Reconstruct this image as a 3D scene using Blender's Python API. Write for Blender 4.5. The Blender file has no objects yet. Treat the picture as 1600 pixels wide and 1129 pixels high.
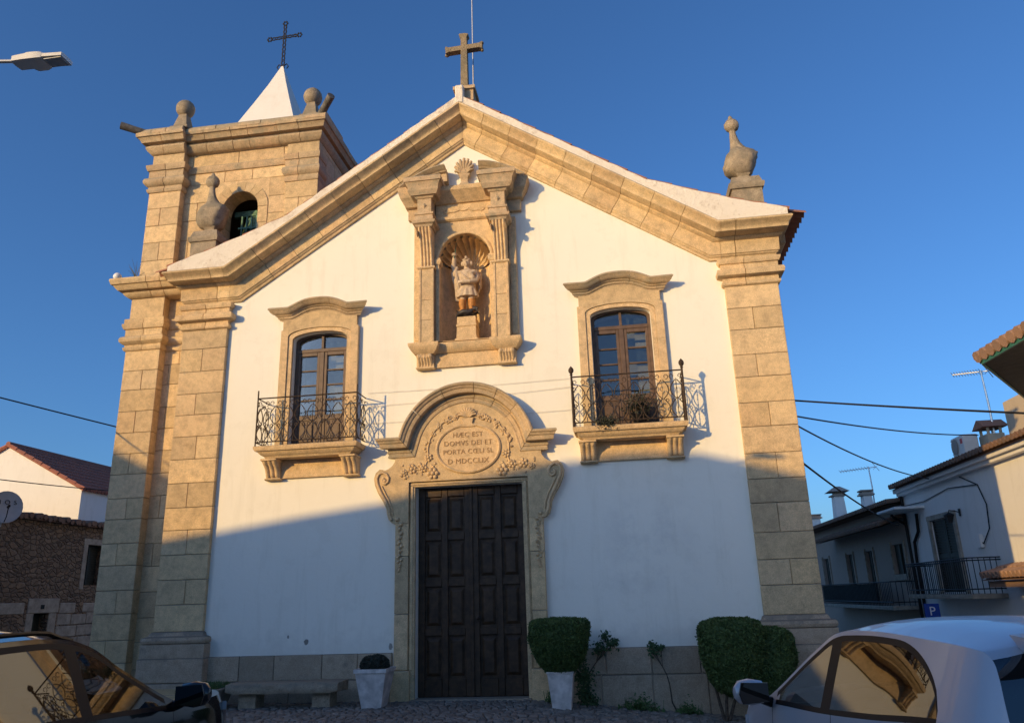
import bpy, bmesh, math, random
from math import sin, cos, pi, sqrt, radians, atan2
from mathutils import Vector, Matrix, noise
from mathutils.geometry import tessellate_polygon

sc = bpy.context.scene
COL = sc.collection
random.seed(7)

# ---------------------------------------------------------------- camera
cam_d = bpy.data.cameras.new('camera'); cam = bpy.data.objects.new('camera', cam_d); COL.objects.link(cam)
cam_d.sensor_width = 36.0; cam_d.lens = 36.0*1200.88/1600.0
cam_d.clip_start = 0.05; cam_d.clip_end = 3000
R_ = (0.989014, 0.144626, -0.030584); U_ = (0.071581, -0.287529, 0.955093); F_ = (-0.129338, 0.94679, 0.294722)
U_ = Vector(F_).cross(-Vector(R_)); 
cam.matrix_world = Matrix(((R_[0], U_[0], -F_[0], 2.664), (R_[1], U_[1], -F_[1], -13.3587), (R_[2], U_[2], -F_[2], 1.5401), (0, 0, 0, 1)))
sc.camera = cam
# ---------------------------------------------------------------- light
SUN = Vector((0.83, 1.0, -0.27)).normalized()          # the way the light travels
w = bpy.data.worlds.new('World'); sc.world = w; w.use_nodes = True
nt = w.node_tree; nt.nodes.clear()
sky = nt.nodes.new('ShaderNodeTexSky'); sky.sky_type = 'NISHITA'; sky.sun_disc = False
sky.sun_elevation = radians(11.7); sky.sun_rotation = radians(219.7)
sky.altitude = 400; sky.air_density = 1.0; sky.dust_density = 2.5; sky.ozone_density = 6.4
bg = nt.nodes.new('ShaderNodeBackground'); bg.inputs['Strength'].default_value = 0.15
wo = nt.nodes.new('ShaderNodeOutputWorld')
nt.links.new(sky.outputs[0], bg.inputs[0]); nt.links.new(bg.outputs[0], wo.inputs[0])
sl = bpy.data.lights.new('sun', 'SUN'); sl.energy = 2.9; sl.angle = radians(0.5); sl.color = (1.0, 0.655, 0.245)
so = bpy.data.objects.new('sun', sl); COL.objects.link(so); so.location = (-40, -50, 30)
so.rotation_euler = SUN.to_track_quat('-Z', 'Y').to_euler()
sc.view_settings.view_transform = 'Standard'; sc.view_settings.look = 'None'
sc.view_settings.exposure = 0.45; sc.view_settings.gamma = 1.0

# ---------------------------------------------------------------- materials
def new_mat(name):
    m = bpy.data.materials.new(name); m.use_nodes = True
    t = m.node_tree; b = t.nodes['Principled BSDF']
    return m, t, b
def N(t, typ, **kw):
    n = t.nodes.new(typ)
    for k, v in kw.items(): setattr(n, k, v)
    return n
def link(t, a, b): t.links.new(a, b)
def noise_node(t, vec, scale, detail=4, rough=0.55):
    n = N(t, 'ShaderNodeTexNoise'); n.inputs['Scale'].default_value = scale
    n.inputs['Detail'].default_value = detail; n.inputs['Roughness'].default_value = rough
    link(t, vec, n.inputs['Vector']); return n.outputs['Fac']
def mapr(t, v, a, b, c=0.0, d=1.0):
    n = N(t, 'ShaderNodeMapRange'); link(t, v, n.inputs['Value'])
    for i, x in zip(('From Min', 'From Max', 'To Min', 'To Max'), (a, b, c, d)): n.inputs[i].default_value = x
    return n.outputs['Result']
def math_node(t, op, a, b=None):
    n = N(t, 'ShaderNodeMath', operation=op)
    for i, x in enumerate((a, b)):
        if x is None: continue
        if isinstance(x, (int, float)): n.inputs[i].default_value = x
        else: link(t, x, n.inputs[i])
    return n.outputs[0]
def mix(t, f, a, b, mode='MIX'):
    n = N(t, 'ShaderNodeMix', data_type='RGBA', blend_type=mode)
    if isinstance(f, (int, float)): n.inputs['Factor'].default_value = f
    else: link(t, f, n.inputs['Factor'])
    for i, x in ((6, a), (7, b)):
        if isinstance(x, tuple): n.inputs[i].default_value = (*x, 1)
        else: link(t, x, n.inputs[i])
    return n.outputs[2]
def bump(t, b, h, strength, dist):
    n = N(t, 'ShaderNodeBump'); n.inputs['Strength'].default_value = strength; n.inputs['Distance'].default_value = dist
    link(t, h, n.inputs['Height']); link(t, n.outputs[0], b.inputs['Normal'])
def pos(t): return N(t, 'ShaderNodeNewGeometry').outputs['Position']
def objc(t): return N(t, 'ShaderNodeTexCoord').outputs['Object']

def granite(name, c1, c2, lichen=0.25, lich_col=(0.20, 0.185, 0.14), dark=(0.27, 0.20, 0.13)):
    m, t, b = new_mat(name); p = pos(t)
    at = N(t, 'ShaderNodeAttribute', attribute_name='tint').outputs['Fac']
    t2 = math_node(t, 'FRACT', math_node(t, 'MULTIPLY', at, 7.31)); t3 = math_node(t, 'FRACT', math_node(t, 'MULTIPLY', at, 13.7))
    off = N(t, 'ShaderNodeVectorMath', operation='ADD'); link(t, p, off.inputs[0])
    sh = N(t, 'ShaderNodeCombineXYZ'); link(t, math_node(t, 'MULTIPLY', at, 37.0), sh.inputs[0]); link(t, math_node(t, 'MULTIPLY', t2, 5.0), sh.inputs[2]); link(t, sh.outputs[0], off.inputs[1])
    pb = off.outputs[0]                     # each block has its own grain
    n1 = noise_node(t, p, 0.9, 6, 0.6); n2 = noise_node(t, pb, 7, 7, 0.7); n3 = noise_node(t, pb, 70, 3, 0.7); n4 = noise_node(t, pb, 2.6, 5, 0.6)
    f = math_node(t, 'ADD', math_node(t, 'MULTIPLY', at, 0.7), mapr(t, n1, 0.3, 0.7, -0.15, 0.45))
    c = mix(t, f, c1, c2)
    pink = (min(1, c1[0]*1.02), c1[1]*0.90, c1[2]*0.92)
    c = mix(t, math_node(t, 'MULTIPLY', mapr(t, t3, 0.6, 1.0, 0, 0.4), mapr(t, n4, 0.3, 0.6)), c, pink)
    c = mix(t, mapr(t, n2, 0.42, 0.72, 0.0, 0.55), c, dark)
    c = mix(t, mapr(t, n4, 0.56, 0.75, 0.0, 0.35), c, tuple(x*0.62 for x in c2))
    g = math_node(t, 'MULTIPLY', mapr(t, n3, 0.3, 0.7, 0.74, 1.24), mapr(t, t2, 0, 1, 0.84, 1.10))
    gg = N(t, 'ShaderNodeCombineColor')
    for i in range(3): link(t, g, gg.inputs[i])
    c = mix(t, 1.0, c, gg.outputs[0], 'MULTIPLY')
    if lichen > 0:
        l1 = noise_node(t, p, 2.6, 8, 0.75)
        nz = N(t, 'ShaderNodeSeparateXYZ'); link(t, N(t, 'ShaderNodeNewGeometry').outputs['Normal'], nz.inputs[0])
        up = mapr(t, nz.outputs['Z'], 0.1, 0.8, 0.0, 0.30)
        lf = mapr(t, math_node(t, 'ADD', l1, up), 0.68-0.24*lichen, 0.80-0.22*lichen, 0, 0.75)
        c = mix(t, lf, c, lich_col)
        sp = mapr(t, noise_node(t, p, 22, 4, 0.7), 0.64-0.06*lichen, 0.70-0.06*lichen, 0, 0.6*min(1, lichen+.2))
        c = mix(t, sp, c, tuple(x*0.55 for x in lich_col))
    link(t, c, b.inputs['Base Color']); b.inputs['Roughness'].default_value = 0.92
    b.inputs['Specular IOR Level'].default_value = 0.15
    h = math_node(t, 'ADD', math_node(t, 'MULTIPLY', n2, 0.7), math_node(t, 'MULTIPLY', n3, 0.3))
    bump(t, b, h, 0.75, 0.025)
    return m
def plain(name, c, rough=0.6, metal=0.0, var=0.15, scale=6.0, spec=0.4, coat=0.0, bumpv=0.0):
    m, t, b = new_mat(name); p = pos(t)
    n = noise_node(t, p, scale, 5, 0.6)
    d = tuple(x*(1-var*1.6) for x in c); l = tuple(min(1, x*(1+var)) for x in c)
    link(t, mix(t, mapr(t, n, 0.3, 0.7), d, l), b.inputs['Base Color'])
    b.inputs['Roughness'].default_value = rough; b.inputs['Metallic'].default_value = metal
    b.inputs['Specular IOR Level'].default_value = spec; b.inputs['Coat Weight'].default_value = coat
    b.inputs['Coat Roughness'].default_value = 0.03
    if bumpv: bump(t, b, noise_node(t, p, scale*4, 5, 0.65), bumpv, 0.01)
    return m
def limewash(name, base, stains=True, facade=False):
    m, t, b = new_mat(name); p = pos(t)
    n1 = noise_node(t, p, 0.55, 5, 0.6); n2 = noise_node(t, p, 5, 6, 0.65); n3 = noise_node(t, p, 38, 4, 0.6)
    c = mix(t, mapr(t, n1, 0.35, 0.7, 0, 0.6), base, tuple(x*0.93 for x in base))
    if stains:
        mp = N(t, 'ShaderNodeMapping'); mp.inputs['Scale'].default_value = (3.0, 3.0, 0.35); link(t, p, mp.inputs['Vector'])
        st = noise_node(t, mp.outputs[0], 1.3, 6, 0.7)
        c = mix(t, mapr(t, st, 0.53, 0.78, 0, 0.42), c, (base[0]*0.72, base[1]*0.71, base[2]*0.66))
        pt = noise_node(t, p, 1.6, 7, 0.7)
        c = mix(t, mapr(t, pt, 0.55, 0.60, 0, 0.16), c, (base[0]*0.80, base[1]*0.79, base[2]*0.76))
        c = mix(t, mapr(t, n2, 0.62, 0.78, 0, 0.22), c, (base[0]*0.8, base[1]*0.78, base[2]*0.72))
    if facade:
        # two knocked off chips and a rubbed patch in the whitewash
        n4 = noise_node(t, p, 16, 3)
        for (x, z, r, col, k) in ((-2.883, 0.936, 0.055, (0.20, 0.19, 0.17), 1.0), (-3.212, 1.03, 0.03, (0.22, 0.21, 0.19), 1.0), (-1.38, 0.84, 0.05, (0.3, 0.28, 0.25), 1.0)):
            s = N(t, 'ShaderNodeVectorMath', operation='SUBTRACT'); link(t, p, s.inputs[0]); s.inputs[1].default_value = (x, 0, z)
            mm = N(t, 'ShaderNodeVectorMath', operation='MULTIPLY'); link(t, s.outputs[0], mm.inputs[0]); mm.inputs[1].default_value = (1.35, 0, 1)
            L = N(t, 'ShaderNodeVectorMath', operation='LENGTH'); link(t, mm.outputs[0], L.inputs[0])
            d = math_node(t, 'ADD', L.outputs['Value'], mapr(t, n4, 0.3, 0.7, -0.3*r, 0.3*r))
            c = mix(t, mapr(t, d, r, r*0.8, 0, k), c, col)
        sx = N(t, 'ShaderNodeSeparateXYZ'); link(t, p, sx.inputs[0])
        # rising damp band just over the plinth, ragged
        dmp = math_node(t, 'ADD', sx.outputs['Z'], mapr(t, n2, 0.3, 0.7, -0.25, 0.25))
        c = mix(t, mapr(t, dmp, 1.15, 0.8, 0, 0.22), c, (0.52, 0.50, 0.45))
        n5 = noise_node(t, p, 2.2, 6, 0.7)
        bx = mapr(t, sx.outputs['X'], 2.2, 2.6, 0, 1); bx2 = mapr(t, sx.outputs['X'], 3.9, 3.4, 0, 1)
        bz = mapr(t, sx.outputs['Z'], 1.5, 1.8, 0, 1); bz2 = mapr(t, sx.outputs['Z'], 3.3, 2.8, 0, 1)
        k = math_node(t, 'MULTIPLY', math_node(t, 'MULTIPLY', bx, bx2), math_node(t, 'MULTIPLY', bz, bz2))
        c = mix(t, math_node(t, 'MULTIPLY', k, mapr(t, n5, 0.45, 0.6, 0, 0.35)), c, (0.66, 0.64, 0.60))
    link(t, c, b.inputs['Base Color']); b.inputs['Roughness'].default_value = 0.92; b.inputs['Specular IOR Level'].default_value = 0.15
    h = math_node(t, 'ADD', math_node(t, 'MULTIPLY', n3, 0.25), n2)
    bump(t, b, h, 0.22, 0.03)
    return m
def verge_mat(name):
    m, t, b = new_mat(name); p = pos(t)
    n1 = noise_node(t, p, 3.5, 8, 0.75); n2 = noise_node(t, p, 14, 6, 0.7); n3 = noise_node(t, p, 1.1, 4)
    c = mix(t, mapr(t, n3, 0.3, 0.7), (0.86, 0.80, 0.70), (0.80, 0.73, 0.63))
    c = mix(t, mapr(t, n1, 0.50, 0.68, 0, 0.7), c, (0.52, 0.42, 0.33))
    c = mix(t, mapr(t, n2, 0.58, 0.72, 0, 0.35), c, (0.38, 0.29, 0.21))
    link(t, c, b.inputs['Base Color']); b.inputs['Roughness'].default_value = 0.95; b.inputs['Specular IOR Level'].default_value = 0.1
    bump(t, b, math_node(t, 'ADD', n1, n2), 0.6, 0.03)
    return m
def tile_mat(name, c1, c2):
    m, t, b = new_mat(name); p = pos(t)
    at = N(t, 'ShaderNodeAttribute', attribute_name='tint').outputs['Fac']
    n = noise_node(t, p, 4.5, 6, 0.7); n2 = noise_node(t, p, 40, 3)
    c = mix(t, math_node(t, 'ADD', math_node(t, 'MULTIPLY', at, 0.6), mapr(t, n, 0.35, 0.7, 0, 0.5)), c1, c2)
    c = mix(t, mapr(t, n2, 0.55, 0.75, 0, 0.5), c, (0.12, 0.10, 0.075))
    link(t, c, b.inputs['Base Color']); b.inputs['Roughness'].default_value = 0.9
    bump(t, b, n2, 0.3, 0.01)
    return m
def rubble_mat(name):
    m, t, b = new_mat(name); p = pos(t)
    nz = N(t, 'ShaderNodeTexNoise'); nz.inputs['Scale'].default_value = 1.6; link(t, p, nz.inputs['Vector'])
    ad = N(t, 'ShaderNodeMix', data_type='RGBA', blend_type='ADD'); ad.inputs['Factor'].default_value = 0.35
    link(t, p, ad.inputs[6]); link(t, nz.outputs['Color'], ad.inputs[7])
    mp = N(t, 'ShaderNodeMapping'); mp.inputs['Scale'].default_value = (4.6, 4.6, 8.0); link(t, ad.outputs[2], mp.inputs['Vector'])
    v = N(t, 'ShaderNodeTexVoronoi'); link(t, mp.outputs[0], v.inputs['Vector']); v.inputs['Scale'].default_value = 1.0
    e = N(t, 'ShaderNodeTexVoronoi', feature='DISTANCE_TO_EDGE'); link(t, mp.outputs[0], e.inputs['Vector']); e.inputs['Scale'].default_value = 1.0
    sp = N(t, 'ShaderNodeSeparateColor'); link(t, v.outputs['Color'], sp.inputs[0])
    c = mix(t, sp.outputs[0], (0.19, 0.125, 0.075), (0.29, 0.20, 0.125))
    c = mix(t, mapr(t, noise_node(t, p, 9, 6, 0.7), 0.4, 0.7, 0, 0.5), c, (0.11, 0.085, 0.06))
    c = mix(t, mapr(t, e.outputs['Distance'], 0.0, 0.05, 0.8, 0), c, (0.11, 0.085, 0.06))
    link(t, c, b.inputs['Base Color']); b.inputs['Roughness'].default_value = 0.95
    h = math_node(t, 'ADD', mapr(t, e.outputs['Distance'], 0, 0.16, 0, 1), math_node(t, 'MULTIPLY', noise_node(t, p, 30, 4), 0.3))
    bump(t, b, h, 0.9, 0.06)
    return m
def leaf_mat(name, c1, c2, c3=None):
    m, t, b = new_mat(name)
    at = N(t, 'ShaderNodeAttribute', attribute_name='tint').outputs['Fac']
    c = mix(t, at, c1, c2)
    c = mix(t, mapr(t, noise_node(t, pos(t), 7, 3), 0.45, 0.7, 0, 0.5), c, c3 or c1)
    link(t, c, b.inputs['Base Color']); b.inputs['Roughness'].default_value = 0.55; b.inputs['Specular IOR Level'].default_value = 0.3
    b.inputs['Subsurface Weight'].default_value = 0.0
    return m
def glass_dark(name, c=(0.085, 0.095, 0.095), rough=0.02, spec=0.9):
    m, t, b = new_mat(name)
    link(t, mix(t, noise_node(t, pos(t), 1.5, 3), tuple(x*0.6 for x in c), c), b.inputs['Base Color'])
    b.inputs['Roughness'].default_value = rough; b.inputs['Specular IOR Level'].default_value = spec
    bump(t, b, noise_node(t, pos(t), 1.3, 2), 0.05, 0.05)
    return m
def car_glass(name, tint, low=0.06):
    m, t, b = new_mat(name)
    o = t.nodes['Material Output']
    tr = N(t, 'ShaderNodeBsdfTransparent'); tr.inputs[0].default_value = (*tint, 1)
    gl = N(t, 'ShaderNodeBsdfGlossy'); gl.inputs['Roughness'].default_value = 0.015; gl.inputs[0].default_value = (0.95, 0.97, 1, 1)
    fr = N(t, 'ShaderNodeFresnel'); fr.inputs['IOR'].default_value = 1.65
    ms = N(t, 'ShaderNodeMixShader'); f2 = mapr(t, fr.outputs[0], 0, 1, low, 0.95)
    link(t, f2, ms.inputs[0]); link(t, tr.outputs[0], ms.inputs[1]); link(t, gl.outputs[0], ms.inputs[2])
    link(t, ms.outputs[0], o.inputs['Surface'])
    return m
def paving_mat(name):
    m, t, b = new_mat(name); p = pos(t)
    at = N(t, 'ShaderNodeAttribute', attribute_name='tint').outputs['Fac']
    c = mix(t, at, (0.10, 0.092, 0.08), (0.24, 0.22, 0.19))
    c = mix(t, mapr(t, noise_node(t, p, 30, 4), 0.4, 0.7, 0, 0.45), c, (0.13, 0.115, 0.10))
    link(t, c, b.inputs['Base Color']); b.inputs['Roughness'].default_value = 0.7
    bump(t, b, noise_node(t, p, 45, 4), 0.4, 0.01)
    return m
def ground_mat(name):
    m, t, b = new_mat(name); p = pos(t)
    v = N(t, 'ShaderNodeTexVoronoi'); v.inputs['Scale'].default_value = 8.5; v.inputs['Randomness'].default_value = 0.45; link(t, p, v.inputs['Vector'])
    e = N(t, 'ShaderNodeTexVoronoi', feature='DISTANCE_TO_EDGE'); e.inputs['Scale'].default_value = 8.5; e.inputs['Randomness'].default_value = 0.45; link(t, p, e.inputs['Vector'])
    sp = N(t, 'ShaderNodeSeparateColor'); link(t, v.outputs['Color'], sp.inputs[0])
    c = mix(t, sp.outputs[0], (0.22, 0.20, 0.175), (0.38, 0.345, 0.30))
    c = mix(t, mapr(t, e.outputs['Distance'], 0.0, 0.12, 1, 0), c, (0.05, 0.045, 0.035))
    link(t, c, b.inputs['Base Color']); b.inputs['Roughness'].default_value = 0.8
    bump(t, b, mapr(t, e.outputs['Distance'], 0, 0.2), 0.7, 0.03)
    return m

M = {}
M['stone'] = granite('golden_granite', (0.80, 0.585, 0.325), (0.62, 0.47, 0.29), 0.28, (0.40, 0.34, 0.24))
M['stone_carved'] = granite('carved_granite', (0.80, 0.585, 0.325), (0.64, 0.48, 0.29), 0.34, (0.40, 0.34, 0.24))
M['stone_top'] = granite('lichened_granite', (0.66, 0.48, 0.29), (0.52, 0.40, 0.26), 0.75, (0.33, 0.29, 0.21))
M['stone_grey'] = granite('grey_granite', (0.46, 0.375, 0.265), (0.36, 0.305, 0.225), 0.85, (0.22, 0.195, 0.15), (0.15, 0.12, 0.085))
M['stone_low'] = granite('plinth_granite', (0.52, 0.41, 0.29), (0.42, 0.335, 0.245), 0.35, (0.19, 0.17, 0.14))
M['wall'] = limewash('facade_limewash', (0.88, 0.855, 0.765), True, True)
M['verge'] = verge_mat('stained_limewash')
M['white'] = limewash('house_limewash', (0.80, 0.78, 0.74))
M['spire'] = limewash('spire_limewash', (0.80, 0.77, 0.72), True)
M['greywall'] = limewash('grey_render', (0.36, 0.34, 0.31))
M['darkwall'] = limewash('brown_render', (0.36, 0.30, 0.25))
M['beige'] = limewash('beige_render', (0.55, 0.46, 0.34))
M['tile'] = tile_mat('clay_tile', (0.42, 0.17, 0.09), (0.30, 0.15, 0.095))
M['tile_old'] = tile_mat('old_clay_tile', (0.24, 0.135, 0.085), (0.16, 0.11, 0.08))
M['tile_red'] = tile_mat('weathered_red_tile', (0.36, 0.13, 0.085), (0.26, 0.11, 0.08))
M['tile_pale'] = tile_mat('faded_clay_tile', (0.40, 0.235, 0.155), (0.27, 0.175, 0.125))
M['stone_dark'] = granite('dark_lichened_granite', (0.34, 0.27, 0.175), (0.27, 0.225, 0.155), 0.9, (0.17, 0.155, 0.115), (0.11, 0.09, 0.06))
M['spout'] = plain('dark_grey_spout', (0.16, 0.15, 0.14), 0.85, 0, 0.3, 12, 0.2, 0, 0.3)
M['mirror'] = plain('mirror_glass', (0.06, 0.062, 0.065), 0.03, 1.0, 0.02)
M['rubble'] = rubble_mat('rubble_masonry')
M['wood'] = plain('dark_door_wood', (0.056, 0.031, 0.016), 0.5, 0, 0.35, 9, 0.35, 0, 0.15)
M['brown'] = plain('brown_window_paint', (0.125, 0.078, 0.052), 0.5, 0, 0.2, 8, 0.4, 0, 0.1)
M['iron'] = plain('rusty_iron', (0.075, 0.050, 0.036), 0.75, 0.3, 0.4, 20)
M['blackiron'] = plain('black_iron', (0.022, 0.022, 0.024), 0.55, 0.4, 0.2, 10)
M['glass'] = glass_dark('window_glass')
M['clearglass'] = car_glass('thin_window_glass', (0.74, 0.77, 0.75), 0.015)
M['innershutter'] = plain('pale_inner_shutter', (0.42, 0.37, 0.29), 0.7, 0, 0.1, 6)
M['bronze'] = plain('green_bell_bronze', (0.10, 0.20, 0.15), 0.6, 0.4, 0.4, 12)
M['metal'] = plain('galvanised_metal', (0.55, 0.56, 0.57), 0.4, 0.8, 0.1, 10)
M['cable'] = plain('black_cable', (0.015, 0.015, 0.016), 0.6)
M['cord'] = plain('pale_cord', (0.70, 0.64, 0.54), 0.7)
M['pot'] = plain('white_plastic_pot', (0.62, 0.58, 0.55), 0.6, 0, 0.22, 7, 0.3, 0, 0.05)
M['soil'] = plain('potting_soil', (0.035, 0.026, 0.018), 0.95, 0, 0.3, 30)
M['leaf'] = leaf_mat('topiary_leaves', (0.030, 0.060, 0.016), (0.120, 0.175, 0.050), (0.04, 0.08, 0.024))
M['leaf2'] = leaf_mat('rose_leaves', (0.028, 0.058, 0.022), (0.060, 0.115, 0.040), (0.035, 0.07, 0.03))
M['leaf3'] = leaf_mat('weed_leaves', (0.045, 0.090, 0.022), (0.085, 0.150, 0.045))
M['deadleaf'] = leaf_mat('dull_leaves', (0.035, 0.042, 0.030), (0.060, 0.068, 0.050))
M['bark'] = plain('bark', (0.085, 0.062, 0.043), 0.9, 0, 0.4, 25)
M['ledwhite'] = plain('pale_lamp_housing', (0.72, 0.71, 0.68), 0.45, 0, 0.05, 4)
M['statue'] = plain('statue_stone', (0.57, 0.45, 0.33), 0.85, 0, 0.18, 14, 0.2, 0, 0.3)
M['boot'] = plain('orange_boots', (0.52, 0.23, 0.06), 0.6, 0, 0.2, 18)
M['dragon'] = plain('dark_dragon', (0.045, 0.040, 0.045), 0.5, 0, 0.4, 20)
M['shutter'] = plain('dark_green_shutter', (0.022, 0.030, 0.026), 0.55, 0, 0.2, 8)
M['lintel'] = plain('pale_lintel_stone', (0.36, 0.32, 0.26), 0.9, 0, 0.2, 6, 0.2, 0, 0.3)
M['green'] = plain('green_fascia_paint', (0.045, 0.17, 0.13), 0.5, 0, 0.12, 6)
M['darksoffit'] = plain('dark_soffit_boards', (0.045, 0.038, 0.034), 0.7, 0, 0.3, 8)
M['blue'] = plain('blue_sign_paint', (0.010, 0.06, 0.36), 0.45)
M['signwhite'] = plain('white_sign_paint', (0.78, 0.78, 0.78), 0.5, 0, 0.03)
M['dish'] = plain('grey_dish_paint', (0.46, 0.46, 0.45), 0.5, 0, 0.06)
M['ac'] = plain('white_appliance_paint', (0.72, 0.70, 0.65), 0.5, 0, 0.06)
M['redlabel'] = plain('red_label', (0.55, 0.05, 0.04), 0.5)
M['shade'] = plain('balcony_screen_cloth', (0.03, 0.045, 0.045), 0.8, 0, 0.2)
M['carblack'] = plain('black_car_paint', (0.008, 0.009, 0.010), 0.10, 0.0, 0.02, 2, 0.45, 0.5)
M['carsilver'] = plain('pale_silver_car_paint', (0.50, 0.51, 0.54), 0.38, 0.30, 0.02, 2, 0.4, 0.45)
M['plastic'] = plain('black_trim_plastic', (0.012, 0.012, 0.013), 0.35, 0, 0.1, 10, 0.12)
M['rubber'] = plain('tyre_rubber', (0.018, 0.018, 0.018), 0.85)
M['rim'] = plain('alloy_rim', (0.5, 0.5, 0.52), 0.3, 0.9, 0.05)
M['seat'] = plain('dark_seat_cloth', (0.035, 0.035, 0.04), 0.9)
M['carglass'] = car_glass('car_window_glass', (0.42, 0.46, 0.45))
M['carglass_dark'] = car_glass('tinted_car_glass', (0.10, 0.11, 0.11))
M['lampred'] = plain('red_lamp_lens', (0.35, 0.01, 0.01), 0.15, 0, 0.05)
M['lampclear'] = plain('headlamp_lens', (0.55, 0.56, 0.58), 0.08, 0.3, 0.05)
M['setts'] = paving_mat('granite_setts')
M['ground'] = ground_mat('cobbled_ground')

# ---------------------------------------------------------------- mesh helpers
class MB:
    def __init__(s): s.v = []; s.f = []; s.t = []; s.m = []; s.mi = 0; s.tint = 0.5
    def face(s, idx): s.f.append(tuple(idx)); s.t.append(s.tint); s.m.append(s.mi)
    def add(s, verts, faces):
        o = len(s.v); s.v += [tuple(p) for p in verts]
        for f in faces: s.face([i+o for i in f])
    def box(s, x0, x1, y0, y1, z0, z1, c=0.0):
        if c <= 0:
            s.add([(x, y, z) for z in (z0, z1) for y in (y0, y1) for x in (x0, x1)],
                  [(0, 2, 3, 1), (4, 5, 7, 6), (0, 1, 5, 4), (2, 6, 7, 3), (0, 4, 6, 2), (1, 3, 7, 5)]); return
        xs = (x0, x1); ys = (y0, y1); zs = (z0, z1); vs = []; ix = {}
        for i in (0, 1):
            for j in (0, 1):
                for k in (0, 1):
                    sx, sy, sz = (1 if i == 0 else -1), (1 if j == 0 else -1), (1 if k == 0 else -1)
                    for a in range(3):
                        d = [c*sx, c*sy, c*sz]; d[a] = 0
                        ix[i, j, k, a] = len(vs); vs.append((xs[i]+d[0], ys[j]+d[1], zs[k]+d[2]))
        fs = []
        for i in (0, 1):
            q = [ix[i, 0, 0, 0], ix[i, 0, 1, 0], ix[i, 1, 1, 0], ix[i, 1, 0, 0]]; fs.append(q if i == 0 else q[::-1])
            q = [ix[0, i, 0, 1], ix[1, i, 0, 1], ix[1, i, 1, 1], ix[0, i, 1, 1]]; fs.append(q if i == 0 else q[::-1])
            q = [ix[0, 0, i, 2], ix[0, 1, i, 2], ix[1, 1, i, 2], ix[1, 0, i, 2]]; fs.append(q if i == 0 else q[::-1])
            for j in (0, 1):
                fs.append([ix[i, j, 0, 0], ix[i, j, 1, 0], ix[i, j, 1, 1], ix[i, j, 0, 1]])
                fs.append([ix[i, 0, j, 0], ix[i, 1, j, 0], ix[i, 1, j, 2], ix[i, 0, j, 2]])
                fs.append([ix[0, i, j, 1], ix[1, i, j, 1], ix[1, i, j, 2], ix[0, i, j, 2]])
                for k in (0, 1): fs.append([ix[i, j, k, 0], ix[i, j, k, 1], ix[i, j, k, 2]])
        s.add(vs, fs)
    def loft(s, secs, caps=True, closed=True):
        n = len(secs[0]); o = len(s.v)
        for q in secs: s.v += [tuple(p) for p in q]
        for a in range(len(secs)-1):
            for i in range(n if closed else n-1):
                j = (i+1) % n
                s.face((o+a*n+i, o+a*n+j, o+(a+1)*n+j, o+(a+1)*n+i))
        if caps:
            s.face(tuple(o+i for i in range(n))[::-1]); b = o+(len(secs)-1)*n
            s.face(tuple(b+i for i in range(n)))
    def rects(s, rows, caps=True):          # rows of (z, x0, x1, y0, y1): moulded block
        s.loft([[(x0, y0, z), (x1, y0, z), (x1, y1, z), (x0, y1, z)] for z, x0, x1, y0, y1 in rows], caps)
    def tube(s, pts, r, n=6, caps=True):
        pts = [Vector(p) for p in pts]; secs = []
        rr = r if isinstance(r, (list, tuple)) else [r]*len(pts)
        up = None
        for i, p in enumerate(pts):
            d = (pts[min(i+1, len(pts)-1)]-pts[max(i-1, 0)])
            if d.length < 1e-9: d = Vector((0, 0, 1))
            d.normalize()
            if up is None or abs(up.dot(d)) > 0.98: up = Vector((0, 0, 1)) if abs(d.z) < 0.9 else Vector((1, 0, 0))
            a = d.cross(up).normalized(); b = a.cross(d); up = b
            secs.append([p+(a*cos(2*pi*k/n)+b*sin(2*pi*k/n))*rr[i] for k in range(n)])
        s.loft(secs, caps)
    def lathe(s, c, prof, n=16, axis='z', sx=1, sy=1):
        secs = []
        for r, h in prof:
            ring = []
            for k in range(n):
                a = 2*pi*k/n; u, v = r*cos(a)*sx, r*sin(a)*sy
                ring.append((c[0]+u, c[1]+v, c[2]+h) if axis == 'z' else ((c[0]+u, c[1]+h, c[2]+v) if axis == 'y' else (c[0]+h, c[1]+u, c[2]+v)))
            secs.append(ring)
        s.loft(secs)
    def ball(s, c, r, n=10, m=7, sz=1.0, rough=0.0):
        prof = []
        secs = []
        for i in range(m+1):
            a = -pi/2+pi*i/m
            ring = []
            for k in range(n):
                b = 2*pi*k/n
                q = 1+rough*noise.noise(Vector((c[0]*9+3*cos(b)*cos(a), c[1]*7+3*sin(b)*cos(a), c[2]*5+3*sin(a))))
                ring.append((c[0]+r*q*max(cos(a), .02)*cos(b), c[1]+r*q*max(cos(a), .02)*sin(b), c[2]+r*q*sz*sin(a)))
            secs.append(ring)
        s.loft(secs)
    def prism(s, outer, y0, y1, holes=(), back=True):      # polygon in XZ between y0 (front) and y1
        loops = [list(outer)]+[list(h) for h in holes]
        flat = [p for l in loops for p in l]
        tris = tessellate_polygon([[Vector((p[0], p[1], 0)) for p in l] for l in loops])
        o = len(s.v); n = len(flat)
        s.v += [(p[0], y0, p[1]) for p in flat]+[(p[0], y1, p[1]) for p in flat]
        for t in tris:
            a, b, c = (Vector((*flat[i], 0)) for i in t)
            tt = t if (b-a).cross(c-a).z > 0 else t[::-1]
            s.face(tuple(o+i for i in tt))
            if back: s.face(tuple(o+n+i for i in tt[::-1]))
        k = o
        for l in loops:
            L = len(l)
            for i in range(L):
                j = (i+1) % L; s.face((k+i, k+n+i, k+n+j, k+j))
            k += L
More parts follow.
